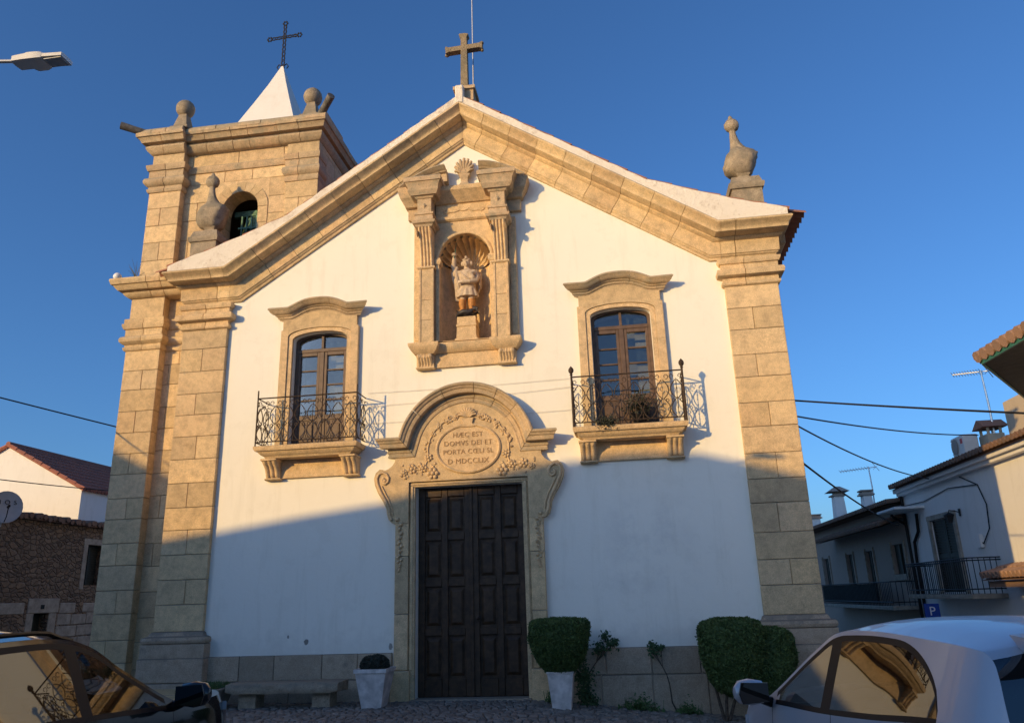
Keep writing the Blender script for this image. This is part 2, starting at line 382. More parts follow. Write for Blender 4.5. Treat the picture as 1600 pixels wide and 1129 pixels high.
    def sweep(s, path, prof, brk=None, gap=0.008, ret=(False, False), y=0.0, jit=0.0):
        P = [Vector(p) for p in path]; n = len(P)
        T = [(P[i+1]-P[i]).normalized() for i in range(n-1)]
        D = -min(q[1] for q in prof)
        def sec(i, sh=0.0, jy=0.0):
            t0 = T[max(i-1, 0)]; t1 = T[min(i, n-2)]
            n0 = Vector((-t0.y, t0.x)); n1 = Vector((-t1.y, t1.x)); m = (n0+n1)/(1+n0.dot(n1))
            tt = t1 if sh >= 0 else t0
            out = []
            for a, b in prof:
                q = P[i]+m*a+tt*sh
                if i == 0 and ret[0]: q = q+t1*(D+b)*(1 if b < 0 else 1)
                if i == n-1 and ret[1]: q = q-t0*(D+b)
                out.append((q.x, b+y+(jy if b < 0.0 else 0), q.y))
            return out
        if brk is None: brk = [0, n-1]
        if brk == 'all': brk = list(range(n))
        for a, b in zip(brk[:-1], brk[1:]):
            jy = random.uniform(-jit, jit); s.tint = random.random()
            secs = [sec(a, 0 if a == 0 else gap/2, jy)]+[sec(i, 0, jy) for i in range(a+1, b)]+[sec(b, 0 if b == n-1 else -gap/2, jy)]
            s.loft(secs)
        s.tint = 0.5

def obj(name, mb, mat, parent=None, smooth=None, label=None):
    me = bpy.data.meshes.new(name); me.from_pydata(mb.v, [], mb.f)
    for m in (mat if isinstance(mat, (list, tuple)) else [mat]): me.materials.append(M[m] if isinstance(m, str) else m)
    me.polygons.foreach_set('material_index', mb.m)
    bm = bmesh.new(); bm.from_mesh(me); bmesh.ops.recalc_face_normals(bm, faces=bm.faces); bm.to_mesh(me); bm.free()
    a = me.attributes.new('tint', 'FLOAT', 'FACE'); a.data.foreach_set('value', mb.t)
    if smooth is not None:
        me.polygons.foreach_set('use_smooth', [True]*len(me.polygons)); me.set_sharp_from_angle(angle=radians(smooth))
    o = bpy.data.objects.new(name, me); COL.objects.link(o)
    if parent is not None: o.parent = parent
    if label: o['label'] = label
    return o
def tag(o, label, cat, group=None):
    o['label'] = label; o['category'] = cat
    if group: o['group'] = group
    return o
def thing(name, label, cat, group=None, loc=(0, 0, 0), rz=0.0):
    o = bpy.data.objects.new(name, None); COL.objects.link(o); o.location = loc; o.rotation_euler = (0, 0, rz)
    o.empty_display_size = 0.2
    return tag(o, label, cat, group)
def struct(name, mb, mat, smooth=None):
    o = obj(name, mb, mat, None, smooth); o['kind'] = 'structure'; return o
def copy_tree(o, parent=None):
    c = o.copy(); COL.objects.link(c)
    if parent is not None: c.parent = parent
    for ch in list(o.children): copy_tree(ch, c)
    return c
def text_verts(body, size, depth, spacing=1.0):
    cu = bpy.data.curves.new('lettering', 'FONT'); cu.body = body; cu.size = size; cu.extrude = depth
    cu.align_x = 'CENTER'; cu.align_y = 'CENTER'; cu.resolution_u = 3; cu.space_character = spacing
    o = bpy.data.objects.new('lettering', cu); COL.objects.link(o)
    bpy.context.view_layer.update()
    me = bpy.data.meshes.new_from_object(o.evaluated_get(bpy.context.evaluated_depsgraph_get()))
    v = [tuple(q.co) for q in me.vertices]; f = [tuple(q.vertices) for q in me.polygons]
    bpy.data.objects.remove(o); bpy.data.curves.remove(cu); bpy.data.meshes.remove(me)
    return v, f
def ashlar(mb, x0, x1, y0, y1, z0, z1, h=0.42, nb=(1, 2), c=0.012, jit=0.004, seed=1, gap=0.006):
    rnd = random.Random(seed); rows = max(1, round((z1-z0)/h)); zz = [z0]
    for i in range(rows-1): zz.append(z0+(z1-z0)*(i+1)/rows+rnd.uniform(-.05, .05)*h)
    zz.append(z1); W = x1-x0
    for i in range(rows):
        n = nb[i % len(nb)]
        xs = [x0]+[x0+W*(k+rnd.uniform(-.18, .18))/n for k in range(1, n)]+[x1]
        for a, b in zip(xs[:-1], xs[1:]):
            mb.tint = rnd.random()
            mb.box(a+gap/2*(a > x0), b-gap/2*(b < x1), y0+rnd.uniform(-jit, jit), y1, zz[i]+gap/2, zz[i+1]-gap/2, c)
    mb.tint = 0.5
def arc(cx, cz, rx, rz, a0, a1, n):
    return [(cx+rx*cos(a0+(a1-a0)*i/n), cz+rz*sin(a0+(a1-a0)*i/n)) for i in range(n+1)]
def lerp(a, b, t): return a+(b-a)*t
# ================================================================ ground
def gz(x, y):
    def ss(a, b, v):
        v = max(0, min(1, (v-a)/(b-a))); return v*v*(3-2*v)
    z = -0.085*max(0, min(x, 14)-0.9)*ss(-9, -2, y)
    z += -0.10*max(0, min(y, 12))*ss(6, 10, x)
    z += -0.05*max(0, min(y, 12))*ss(-8, -13, x)
    return z
g = MB()
xs = [-400, -150, -60]+[-34+1.0*i for i in range(69)]+[60, 150, 400]
ys = [-400, -150, -60]+[-40+1.0*i for i in range(81)]+[70, 150, 400]
for x in xs:
    for y in ys: g.v.append((x, y, gz(x, y)-0.05))
for i in range(len(xs)-1):
    for j in range(len(ys)-1):
        a = i*len(ys)+j; g.face((a, a+len(ys), a+len(ys)+1, a+1))
struct('ground', g, 'ground', 40)
# granite setts in front of the church, every stone modelled
g = MB(); rnd = random.Random(3); y = -0.06; row = 0
while y > -5.0:
    d = rnd.uniform(0.095, 0.125); x = -8.0+rnd.uniform(0, .1)
    while x < 9.0:
        L = rnd.uniform(0.09, 0.15); y0 = y-d+.006+rnd.uniform(-.008, .004); y1 = y-.006+rnd.uniform(-.004, .008)
        x0 = x+.006; x1 = x+L-.006; zz = gz(x, y); h = zz+rnd.uniform(-.009, .007); c = .018
        g.tint = rnd.random()
        tl = rnd.uniform(-.006, .006)
        o = len(g.v)
        g.v += [(x0, y0, zz-.06), (x1, y0, zz-.06), (x1, y1, zz-.06), (x0, y1, zz-.06),
                (x0, y0, h-.016), (x1, y0, h-.016), (x1, y1, h-.016), (x0, y1, h-.016),
                (x0+c, y0+c, h+tl), (x1-c, y0+c, h-tl), (x1-c, y1-c, h-tl), (x0+c, y1-c, h+tl)]
        for a in (0, 4):
            for i in range(4):
                j = (i+1) % 4; g.face((o+a+i, o+a+j, o+a+4+j, o+a+4+i))
        g.face((o+8, o+9, o+10, o+11))
        x += L
    y -= d; row += 1
struct('cobbled_pavement', g, 'setts', 50)

# ================================================================ church
church = thing('church', 'whitewashed village church with golden granite gable front, carved portal and square bell tower', 'church')

# ---- front wall with its openings
win_hole = lambda cx: [(cx-.54, 4.30), (cx+.54, 4.30)]+[(cx+.54*cos(a), 6.43+.14*sin(a)) for a in [pi*i/14 for i in range(15)]]
niche_hole = [(-.5, 6.15), (.5, 6.15)]+arc(0, 7.82, .5, .5, 0, pi, 18)
door_hole = [(-.95, -.1), (.95, -.1), (.95, 3.48), (-.95, 3.48)]
wl = MB()
wl.prism([(-5.62, -.6), (5.62, -.6), (5.62, 7.6), (4.75, 7.6), (0, 10.75), (-4.75, 7.6), (-5.62, 7.6)], 0.0, 0.6,
         [win_hole(-2.86), win_hole(2.86), niche_hole, door_hole])
obj('facade_wall', wl, 'wall', church)
nv = MB()
nv.box(5.3, 5.62, .6, 18, -1.5, 7.9); nv.box(-5.62, -5.3, .6, 18, -1.5, 7.9); nv.box(-5.3, 5.3, 17.6, 18, -1.5, 7.9)
obj('nave_wall', nv, 'white', church)
dk = MB(); dk.box(-5.2, 5.2, 1.1, 1.2, -.5, 7.4)  # black sheet added inside: the unlit interior behind the openings put into colour
obj('interior_dark_backing', dk, 'plastic', church)

# ---- plinth
rnd = random.Random(11)
for a, b in ((-4.70, -1.34), (1.34, 4.70)):
    pl = MB()
    for (z0, z1) in ((-.75, 0.33), (0.336, .74)):
        x = a+(0 if z0 > 0 else -.0)
        first = True
        while x < b-.05:
            L = rnd.uniform(.62, .98); e = x+L
            if b-e < .35: e = b
            pl.tint = rnd.random(); pl.box(x+.004, e-.004, -.065+rnd.uniform(-.006, .006), .05, z0, z1, .010); x = e
    obj('plinth', pl, 'stone_low', church)

def moulds(mb, rows, n, seed, gap=.011):
    # moulding cut into stones: rows of (z, x0, x1, y0, y1)
    rnd = random.Random(seed); xa = max(r[1] for r in rows); xb = min(r[2] for r in rows); cut = [None]+[lerp(xa, xb, (k+rnd.uniform(-.22, .22))/n) for k in range(1, n)]+[None]
    for a, b in zip(cut[:-1], cut[1:]):
        mb.tint = rnd.random(); j = rnd.uniform(-.005, .005)
        mb.rects([(z, x0 if a is None else a+gap/2, x1 if b is None else b-gap/2, y0+j, y1) for z, x0, x1, y0, y1 in rows])
    mb.tint = .5
# ---- corner pilasters with base and capital
def mould(mb, x0, x1, yf, yb, prof):     # prof rows (z, out)
    mb.rects([(z, x0-o, x1+o, yf-o, yb) for z, o in prof])
CAP = [(6.78, .02), (6.80, .045), (6.845, .05), (6.85, .02), (6.93, .02), (6.94, .07), (6.96, .115), (7.02, .13), (7.07, .115), (7.09, .075), (7.095, .035), (7.19, .035), (7.20, .06), (7.25, .085), (7.29, .09)]
BASE = [(.74, .13), (.965, .13), (.97, .10), (.985, .125), (1.03, .14), (1.075, .125), (1.09, .09), (1.10, .05), (1.15, .03), (1.17, .0)]
for s in (-1, 1):
    x0, x1 = (4.76, 5.69) if s > 0 else (-5.69, -4.76)
    p = MB(); ashlar(p, x0, x1, -.085, .35, 1.17, 6.80, .43, (1, 2), .007, .004, 21+s, .007)
    po = obj('pilaster', p, 'stone', church)
    q = MB(); moulds(q, [(z, x0-o, x1+o, -.085-o, .36) for z, o in CAP], 2, 31+s); obj('capital', q, 'stone_carved', po, 35)
    q = MB(); mould(q, x0, x1, -.085, .36, BASE); q.box(x0-.15, x1+.15, -.25, .36, -1.2, .34, .012); q.box(x0-.15, x1+.15, -.247, .36, .346, .735, .012)
    obj('base', q, 'stone_low', po, 35)

# ---- raking cornice
CP = [(0, .04), (0, -.49), (-.025, -.515), (-.05, -.51), (-.075, -.475), (-.105, -.43), (-.135, -.405), (-.145, -.40), (-.18, -.395), (-.186, -.385), (-.20, -.19), (-.22, -.185), (-.235, -.165), (-.255, -.135), (-.262, -.115), (-.50, -.105), (-.512, -.085), (-.53, -.078), (-.55, -.05), (-.585, -.04), (-.59, .04)]
CP = CP[::-1]
path = [(-4.76, 7.92)]
NB = 9
for i in range(NB+1): path.append((lerp(-4.72, 0, i/NB), lerp(7.92, 11.05, i/NB)))
for i in range(1, NB+1): path.append((lerp(0, 4.72, i/NB), lerp(11.05, 7.92, i/NB)))
path += [(4.76, 7.92)]
rk = MB()
br = [1]+list(range(2, 2*NB+2))
br = [0]+list(range(2, 2*NB+1))+[2*NB+2]
rk.sweep(path, CP, br, .009, jit=.005)
# horizontal corner blocks over the pilasters
HP = [(7.92+n_, max(0, -y_)) for n_, y_ in CP]
HP = [(z, o) for z, o in HP]
for s in (-1, 1):
    for (a, b, last) in ((4.766, 5.02, False), (5.032, 5.69, True)):
        rk.tint = random.random()
        rows = []
        for z, o in HP:
            k = (o*.62 if o > .3 else o) if last else 0
            x0, x1 = (a, b+k) if s > 0 else (-b-k, -a)
            rows.append((z, x0, x1, -o, .3))
        rk.rects(rows)
rk.tint = .5
co = obj('gable_cornice', rk, 'stone_carved', church, 30)
# whitewashed verge above the cornice
vt = [(-5.95, 8.07), (-5.2, 8.31), (-4.4, 8.59), (-3.5, 8.945), (0, 11.25), (3.5, 8.945), (4.4, 8.59), (5.2, 8.31), (5.95, 8.07)]
vr = random.Random(14); vv = []
for p, q in zip(vt[:-1], vt[1:]):
    n_ = max(1, int(abs(q[0]-p[0])/.16))
    for i in range(n_): vv.append((lerp(p[0], q[0], i/n_), lerp(p[1], q[1], i/n_)+vr.uniform(-.018, .012)))
vt = vv+[vt[-1]]
vg = MB(); vg.prism([(-5.95, 7.925), (-4.74, 7.925), (0, 11.055), (4.74, 7.925), (5.95, 7.925)]+vt[::-1], -.425, .30)
vg.box(-.085, .085, -.445, .0, 11.05, 11.47, .02)
obj('verge_band', vg, 'verge', church)

# ---- tiled roof: barrel tiles in courses
def barrel_roof(mb, line, y0, y1, pitch=.21, amp=.045, step=.42):
    # line: (x, z) from ridge to eave; waves run along y, courses step down the slope
    pts = []
    for a, b in zip(line[:-1], line[1:]):
        L = sqrt((b[0]-a[0])**2+(b[1]-a[1])**2); n = max(1, round(L/step))
        for i in range(n): pts.append((lerp(a[0], b[0], i/n), lerp(a[1], b[1], i/n)))
    pts.append(line[-1])
    n = int((y1-y0)/pitch*6)
    for (p, q) in zip(pts[:-1], pts[1:]):
        o = len(mb.v)
        for r, lift in ((p, 0.0), (q, .03)):
            for k in range(n+1):
                yy = y0+(y1-y0)*k/n; h = abs(sin(pi*(yy-y0)/pitch))*amp*2-amp
                mb.v.append((r[0], yy, r[1]+h+lift))
        for k in range(n):
            mb.tint = ((int((k)/6)*7919+int(p[0]*50)*31) % 97)/97
            mb.face((o+k, o+k+1, o+n+1+k+1, o+n+1+k))
    mb.tint = .5
rf = MB()
for s in (-1, 1):
    barrel_roof(rf, [(0, 11.27), (s*3.5, 8.975), (s*4.4, 8.62), (s*5.2, 8.33), (s*6.30, 8.01)], -.30, 16.5)
# verge tiles along the gable edge
for s in (-1, 1):
    ln = [(s*.1, 11.195), (s*3.5, 8.955), (s*4.4, 8.60), (s*5.2, 8.315), (s*5.97, 8.08)]
    for a, b in zip(ln[:-1], ln[1:]):
        L = sqrt((b[0]-a[0])**2+(b[1]-a[1])**2); n = max(1, round(L/.42))
        for i in range(n):
            p = Vector((lerp(a[0], b[0], i/n), -.34, lerp(a[1], b[1], i/n)+.0)); q = Vector((lerp(a[0], b[0], (i+1.08)/n), -.34, lerp(a[1], b[1], (i+1.08)/n)+.012))
            rf.tint = random.random(); rf.tube([p, q], [.034, .048], 8)
rf.tint = .5
for s in (-1, 1):   # eave boards / side cornice under the tiles
    e = MB()
ro = obj('roof', rf, 'tile', church, 40)
for s in (-1, 1):
    ev = MB()
    x0, x1 = (5.6, 6.02) if s > 0 else (-6.02, -5.6)
    ev.box(x0, x1, .31, 16.5, 7.72, 7.93, .01)
    ev.box(*( (5.6, 5.85) if s > 0 else (-5.85, -5.6)), .32, 16.5, 7.45, 7.70, .01)
    obj('eave_cornice', ev, 'stone_carved', church)

# ---- flame finials on the gable shoulders
def finial(s):
    f = MB(); cx = s*5.34; cy = .02
    f.rects([(7.95, cx-.27, cx+.27, cy-.27, cy+.27), (8.62, cx-.27, cx+.27, cy-.27, cy+.27), (8.625, cx-.30, cx+.30, cy-.30, cy+.30), (8.68, cx-.32, cx+.32, cy-.32, cy+.32), (8.73, cx-.32, cx+.32, cy-.32, cy+.32), (8.74, cx-.29, cx+.29, cy-.29, cy+.29), (8.88, cx-.25, cx+.25, cy-.25, cy+.25)])
    f.rects([(8.87, cx-.12, cx+.12, cy-.12, cy+.12), (8.98, cx-.10, cx+.10, cy-.1, cy+.1), (9.03, cx-.13, cx+.13, cy-.13, cy+.13)])
    # twisted pear-shaped urn: widest near its foot, a thin neck and a bud on top
    prof = [(.09, 8.99, -.0), (.16, 9.02, -.01), (.235, 9.07, -.03), (.285, 9.16, -.04), (.305, 9.28, -.02), (.305, 9.38, .01), (.285, 9.46, .035), (.24, 9.53, .03), (.17, 9.58, .0), (.125, 9.66, -.03), (.095, 9.75, -.055), (.072, 9.86, -.07), (.058, 9.96, -.075), (.062, 10.01, -.075), (.115, 10.05, -.075), (.14, 10.11, -.075), (.135, 10.18, -.075), (.10, 10.24, -.075), (.045, 10.28, -.08), (.035, 10.33, -.085), (.012, 10.36, -.085)]
    secs = []
    fine = []
    for (r0, z0, d0), (r1, z1, d1) in zip(prof[:-1], prof[1:]):
        for i in range(2): fine.append((lerp(r0, r1, i/2), lerp(z0, z1, i/2), lerp(d0, d1, i/2)))
    fine.append(prof[-1])
    for r, z, dx in fine:
        ring = []
        for k in range(36):
            a = 2*pi*k/36; body_ = 1 if z < 9.6 else .25
            sq = (abs(cos(a))**2.9+abs(sin(a))**2.9)**(-1/2.9)
            v = Vector((3*cos(a)+s*7, 3*sin(a), z*5))
            rr = r*lerp(1, sq*.97, body_)*(1+.10*noise.noise(v)+.07*noise.noise(v*2.7)+.04*noise.noise(v*6))
            tw = a+.35*(z-9.2)*body_
            ring.append((cx+dx+rr*cos(tw), cy+rr*sin(tw)*.80, z))
        secs.append(ring)
    f.loft(secs)
    return obj('finial', f, 'stone_grey', church, 40)
finial(1); finial(-1)

# ---- gable cross, its block and the lightning rod
c = MB()
c.rects([(11.2, -.11, .26, -.28, .14), (11.44, -.11, .26, -.28, .14), (11.45, -.15, .30, -.33, .18), (11.52, -.15, .30, -.33, .18), (11.53, -.10, .24, -.26, .12)])
cr = MB()
c0 = (.05, -.08)
def cbar(mb, p, q, r):
    mb.tube([p, q], r, 8)
cr.rects([(11.53, c0[0]-.075, c0[0]+.075, c0[1]-.08, c0[1]+.08), (12.86, c0[0]-.062, c0[0]+.062, c0[1]-.07, c0[1]+.07), (12.92, c0[0]-.10, c0[0]+.10, c0[1]-.08, c0[1]+.08), (12.955, c0[0]-.09, c0[0]+.03, c0[1]-.07, c0[1]+.07)])
zz = 12.60
cr.loft([[(c0[0]+x, c0[1]+a*.07, zz+x*.04+b*h) for a, b in ((-1, -1), (1, -1), (1, 1), (-1, 1))] for x, h in ((-.39, .085), (-.35, .07), (-.33, .055), (.33, .055), (.35, .07), (.39, .085))])
for s in (-1, 1):
    for d in (-1, 1):
        cr.lathe((c0[0]+s*.385, c0[1], zz+s*.015+d*.085), [(.0, -.04), (.03, -.02), (.03, .02), (.005, .05*1)], 8)
o1 = obj('cross_base', c, 'stone_top', church)
obj('stone_cross', cr, 'stone_dark', church)
lr = MB(); lr.tube([(.17, .25, 11.2), (.175, .25, 16.2)], .017, 8); lr.tube([(.175, .25, 16.2), (.175, .25, 16.5)], .008, 6)
obj('lightning_rod', lr, 'metal', church)

# ================================================================ portal
ds = MB()
for s in (-1, 1):
    def xr(a, b): return (a, b) if s > 0 else (-b, -a)
    # jamb strip, in blocks
    zz = [.46, 1.35, 2.3, 3.0, 3.56]
    for a, b in zip(zz[:-1], zz[1:]):
        ds.tint = random.random(); ds.box(*xr(1.06, 1.30), -.10+random.uniform(-.003, .003), .25, a+.003, b-.003, .008)
    ds.box(*xr(1.02, 1.34), -.14, .25, -.3, .455, .012)
    ds.tint = .6; ds.box(*xr(.952, 1.055), -.065, .25, -.3, 3.48, .012); ds.box(*xr(.985, 1.03), -.085, .2, .46, 3.50, .008)
ds.box(-1.055, 1.055, -.065, .25, 3.481, 3.565, .010); ds.box(-1.03, 1.03, -.085, .2, 3.512, 3.545, .006)
# shaped tympanum plate with the ears
def ear(s):
    pts = [(1.30, 2.86), (1.36, 2.87), (1.42, 2.93), (1.45, 3.03), (1.46, 3.12), (1.52, 3.24), (1.62, 3.40), (1.68, 3.54), (1.70, 3.66), (1.67, 3.76), (1.60, 3.82), (1.55, 3.815), (1.50, 3.80), (1.44, 3.82), (1.37, 3.87), (1.32, 3.94), (1.31, 4.02)]
    return [(s*x, z) for x, z in pts]
outl = [(-1.062, 2.86), (-1.062, 3.57), (1.062, 3.57), (1.062, 2.86)]+ear(1)+[(1.24, 4.02)]+arc(0, 4.05, 1.0, 1.0, 0.0, pi, 24)+[(-1.24, 4.02)]+ear(-1)[::-1]
ds.tint = .45; ds.prism(outl, -.115, .02)
dso = obj('door_surround', ds, 'stone_carved', church)
# scrolled rims on the ears and volutes
for s in (-1, 1):
    vs = MB()
    rim = [(s*x, -.125, z) for x, z in [(1.36, 2.92), (1.405, 3.0), (1.415, 3.12), (1.47, 3.25), (1.57, 3.42), (1.63, 3.56), (1.645, 3.66), (1.61, 3.74), (1.54, 3.765), (1.47, 3.73), (1.43, 3.66), (1.44, 3.59), (1.49, 3.555), (1.535, 3.58), (1.545, 3.63), (1.51, 3.66)]]
    vs.tube(rim, .026, 8)
    rim = [(s*x, -.12, z) for x, z in [(1.34, 3.0), (1.36, 3.12), (1.41, 3.26), (1.50, 3.42), (1.55, 3.52)]]
    vs.tube(rim, .016, 6)
    vs.ball((s*1.495, -.125, 3.61), .035, 8, 6); vs.ball((s*1.26, -.12, 2.93), .04, 8, 6)
    # husk drops down the jambs
    for k in range(11):
        z = 2.84-k*.075; vs.ball((s*(1.20+.02*sin(k*2.1)), -.115, z), .036-.0012*k, 7, 5, 1.0, .6)
        vs.ball((s*(1.23+.02*cos(k*1.7)), -.11, z-.03), .026, 6, 5, 1.0, .5)
    obj('scroll_carving', vs, 'stone_carved', dso, 60)
# hood: horizontal arms and round arch
HPd = [(0, .03), (0, -.31), (-.025, -.325), (-.045, -.32), (-.065, -.295), (-.095, -.285), (-.105, -.275), (-.11, -.262), (-.15, -.258), (-.175, -.25), (-.185, -.235), (-.19, -.14), (-.215, -.135), (-.235, -.15), (-.255, -.145), (-.265, -.128), (-.30, -.126), (-.315, -.136), (-.335, -.132), (-.345, -.115), (-.345, .03)][::-1]
a0 = math.asin(.30/1.24)
hp = [(-1.63, 4.35), (-1.30, 4.35)]+[(1.24*cos(a), 4.05+1.24*sin(a)) for a in [pi-a0-(pi-2*a0)*i/36 for i in range(37)]]+[(1.30, 4.35), (1.63, 4.35)]
hd = MB(); hd.sweep(hp, HPd, [0, 2, 8, 15, 22, 27, 32, 38, 40], .010, (True, True), 0, .004)
obj('door_hood', hd, 'stone_top', dso, 30)
# oval inscription panel
ov = MB(); E_ = 40
ring = [(.565*cos(2*pi*i/E_), 4.115+.425*sin(2*pi*i/E_)) for i in range(E_)]
secs = []
for i in range(E_+1):
    a = 2*pi*i/E_; ca, sa = cos(a), sin(a)
    secs.append([(.02+(.565+d)*ca, yy, 4.115+(.425+d)*sa) for d, yy in ((-.03, -.10), (-.022, -.145), (0, -.158), (.022, -.145), (.03, -.10))])
ov.loft(secs, False, False)
ov.prism([(.02+.54*cos(2*pi*i/E_), 4.115+.40*sin(2*pi*i/E_)) for i in range(E_)], -.128, -.05)
ovo = obj('inscription_panel', ov, 'stone_carved', dso, 40)
lt = MB()
for body, size, z in (('HÆC EST', .125, 4.355), ('DOMVS DEI ET', .125, 4.205), ('PORTA CŒLI SL', .12, 4.055), ('D·MDCCLIX', .13, 3.885)):
    v, f = text_verts(body, size, .005, 1.08)
    lt.add([(.02+x, -.132-zv, z+y) for x, y, zv in v], f)
M['groove_shade'] = granite('groove_shade_granite', (0.44, 0.285, 0.145), (0.38, 0.25, 0.135), 0.05)  # letters are raised; shade of cut grooves is put into a darker stone colour
obj('lettering', lt, 'groove_shade', ovo)
# garland of flowers round the panel, crowned by a shell
rnd = random.Random(5)
def flower(x, z, r, y=-.12):
    gl.ball((x, y-.02, z), r*.38, 7, 5)
    for k in range(6):
        a = k*pi/3+x*5; gl.ball((x+r*.68*cos(a), y, z+r*.68*sin(a)), r*.40, 6, 5, 1.0, .3)
for s in (-1, 1):
    gl = MB()
    for a, r in ((20, .05), (35, .055), (50, .05), (63, .045)):
        b = radians(a+10); flower(.02+s*.74*cos(b), 4.10+.66*sin(b)*.92, r)
    flower(s*.70, 3.99, .075); flower(s*.80, 3.80, .075); flower(s*.62, 3.70, .105); flower(s*1.0, 3.80, .085); flower(s*1.14, 3.74, .06)
    for k in range(22):
        b = radians(-15+rnd.uniform(0, 95)); R = rnd.uniform(.66, .80)
        gl.ball((.02+s*R*cos(b), -.115, 4.10+R*sin(b)*.86), rnd.uniform(.018, .035), 6, 4, 1.0, .6)
    for k in range(20): gl.ball((s*rnd.uniform(.55, 1.22), -.115, rnd.uniform(3.64, 3.88)), rnd.uniform(.015, .034), 6, 4, 1.0, .6)
    sp = [(s*(.30-.07*t*cos(t*5.2)), -.125, 4.69+.07*t*sin(t*5.2)) for t in [1-.05*i for i in range(18)]]
    gl.tube(sp, .02, 6)
    gl.tube([(.02+s*.735*cos(radians(a_)), -.115, 4.10+.64*sin(radians(a_))) for a_ in (80, 65, 50, 35, 20, 5, -8)]+[(s*.72, -.115, 3.95), (s*.76, -.115, 3.84), (s*.66, -.115, 3.74), (s*.80, -.115, 3.79), (s*1.0, -.115, 3.79), (s*1.2, -.115, 3.73)], .02, 6)
    gl.tube([(s*.30, -.115, 4.69), (s*.20, -.115, 4.72), (s*.16, -.115, 4.75)], .018, 6)
    obj('flower_garland', gl, 'stone_carved', dso, 60)
gl = MB()
for k in range(9):
    a = pi*(.06+.88*k/8); gl.tube([(.02+.03*cos(a), -.13, 4.68), (.02+.10*cos(a), -.165, 4.70+.09*sin(a)), (.02+.155*cos(a), -.14, 4.70+.15*sin(a))], [.012, .024, .022], 6)
gl.rects([(4.50, -.10, .14, -.15, -.05), (4.53, -.10, .14, -.16, -.05), (4.56, -.06, .10, -.155, -.05), (4.63, -.08, .12, -.155, -.05), (4.66, -.10, .14, -.165, -.05)])
obj('shell_crest', gl, 'stone_carved', dso, 60)
# door leaves
for s in (-1, 1):
    d = MB(); x0, x1 = (.006, .95) if s > 0 else (-.95, -.006)
    d.box(x0, x1, .20, .26, 0.02, 3.48)
    xs = [x0, x0+.13, x0+.41, x0+.54, x0+.82, x1]; xs = [x0, x0+.12, x0+.42, x0+.53, x0+.83, x1]
    zs = [.02, .30, .98, 1.10, 1.78, 1.90, 2.56, 2.68, 3.32, 3.48]
    d.box(xs[0], xs[1], .155, .205, .02, 3.48, .008); d.box(xs[2], xs[3], .155, .205, .02, 3.48, .008); d.box(xs[4], xs[5], .155, .205, .02, 3.48, .008)
    for k in (0, 2, 4, 6, 8):
        for j in (1, 3): d.box(xs[j]+.002, xs[j+1]-.002, .157, .205, zs[k], zs[k+1], .008)
    for k in (1, 3, 5, 7):
        for j in (1, 3):
            a, b, e, h = xs[j]+.03, xs[j+1]-.03, zs[k]+.04, zs[k+1]-.04
            d.loft([[(a, .198, e), (b, .198, e), (b, .198, h), (a, .198, h)], [(a+.045, .168, e+.05), (b-.045, .168, e+.05), (b-.045, .168, h-.05), (a+.045, .168, h-.05)]])
    if s < 0: d.box(-.03, .03, .13, .16, .02, 3.46, .008)
    do = obj('door_leaf', d, 'wood', church)
    if s > 0:
        h = MB(); h.ball((.10, .12, 1.25), .028, 8, 6); h.lathe((.10, .15, 1.25), [(.05, -.012), (.05, .008)], 12, 'y'); obj('door_handle', h, 'iron', do)
st = MB(); st.box(-1.0, 1.0, -.12, .30, -.15, .015, .012); obj('door_step', st, 'stone_low', church)

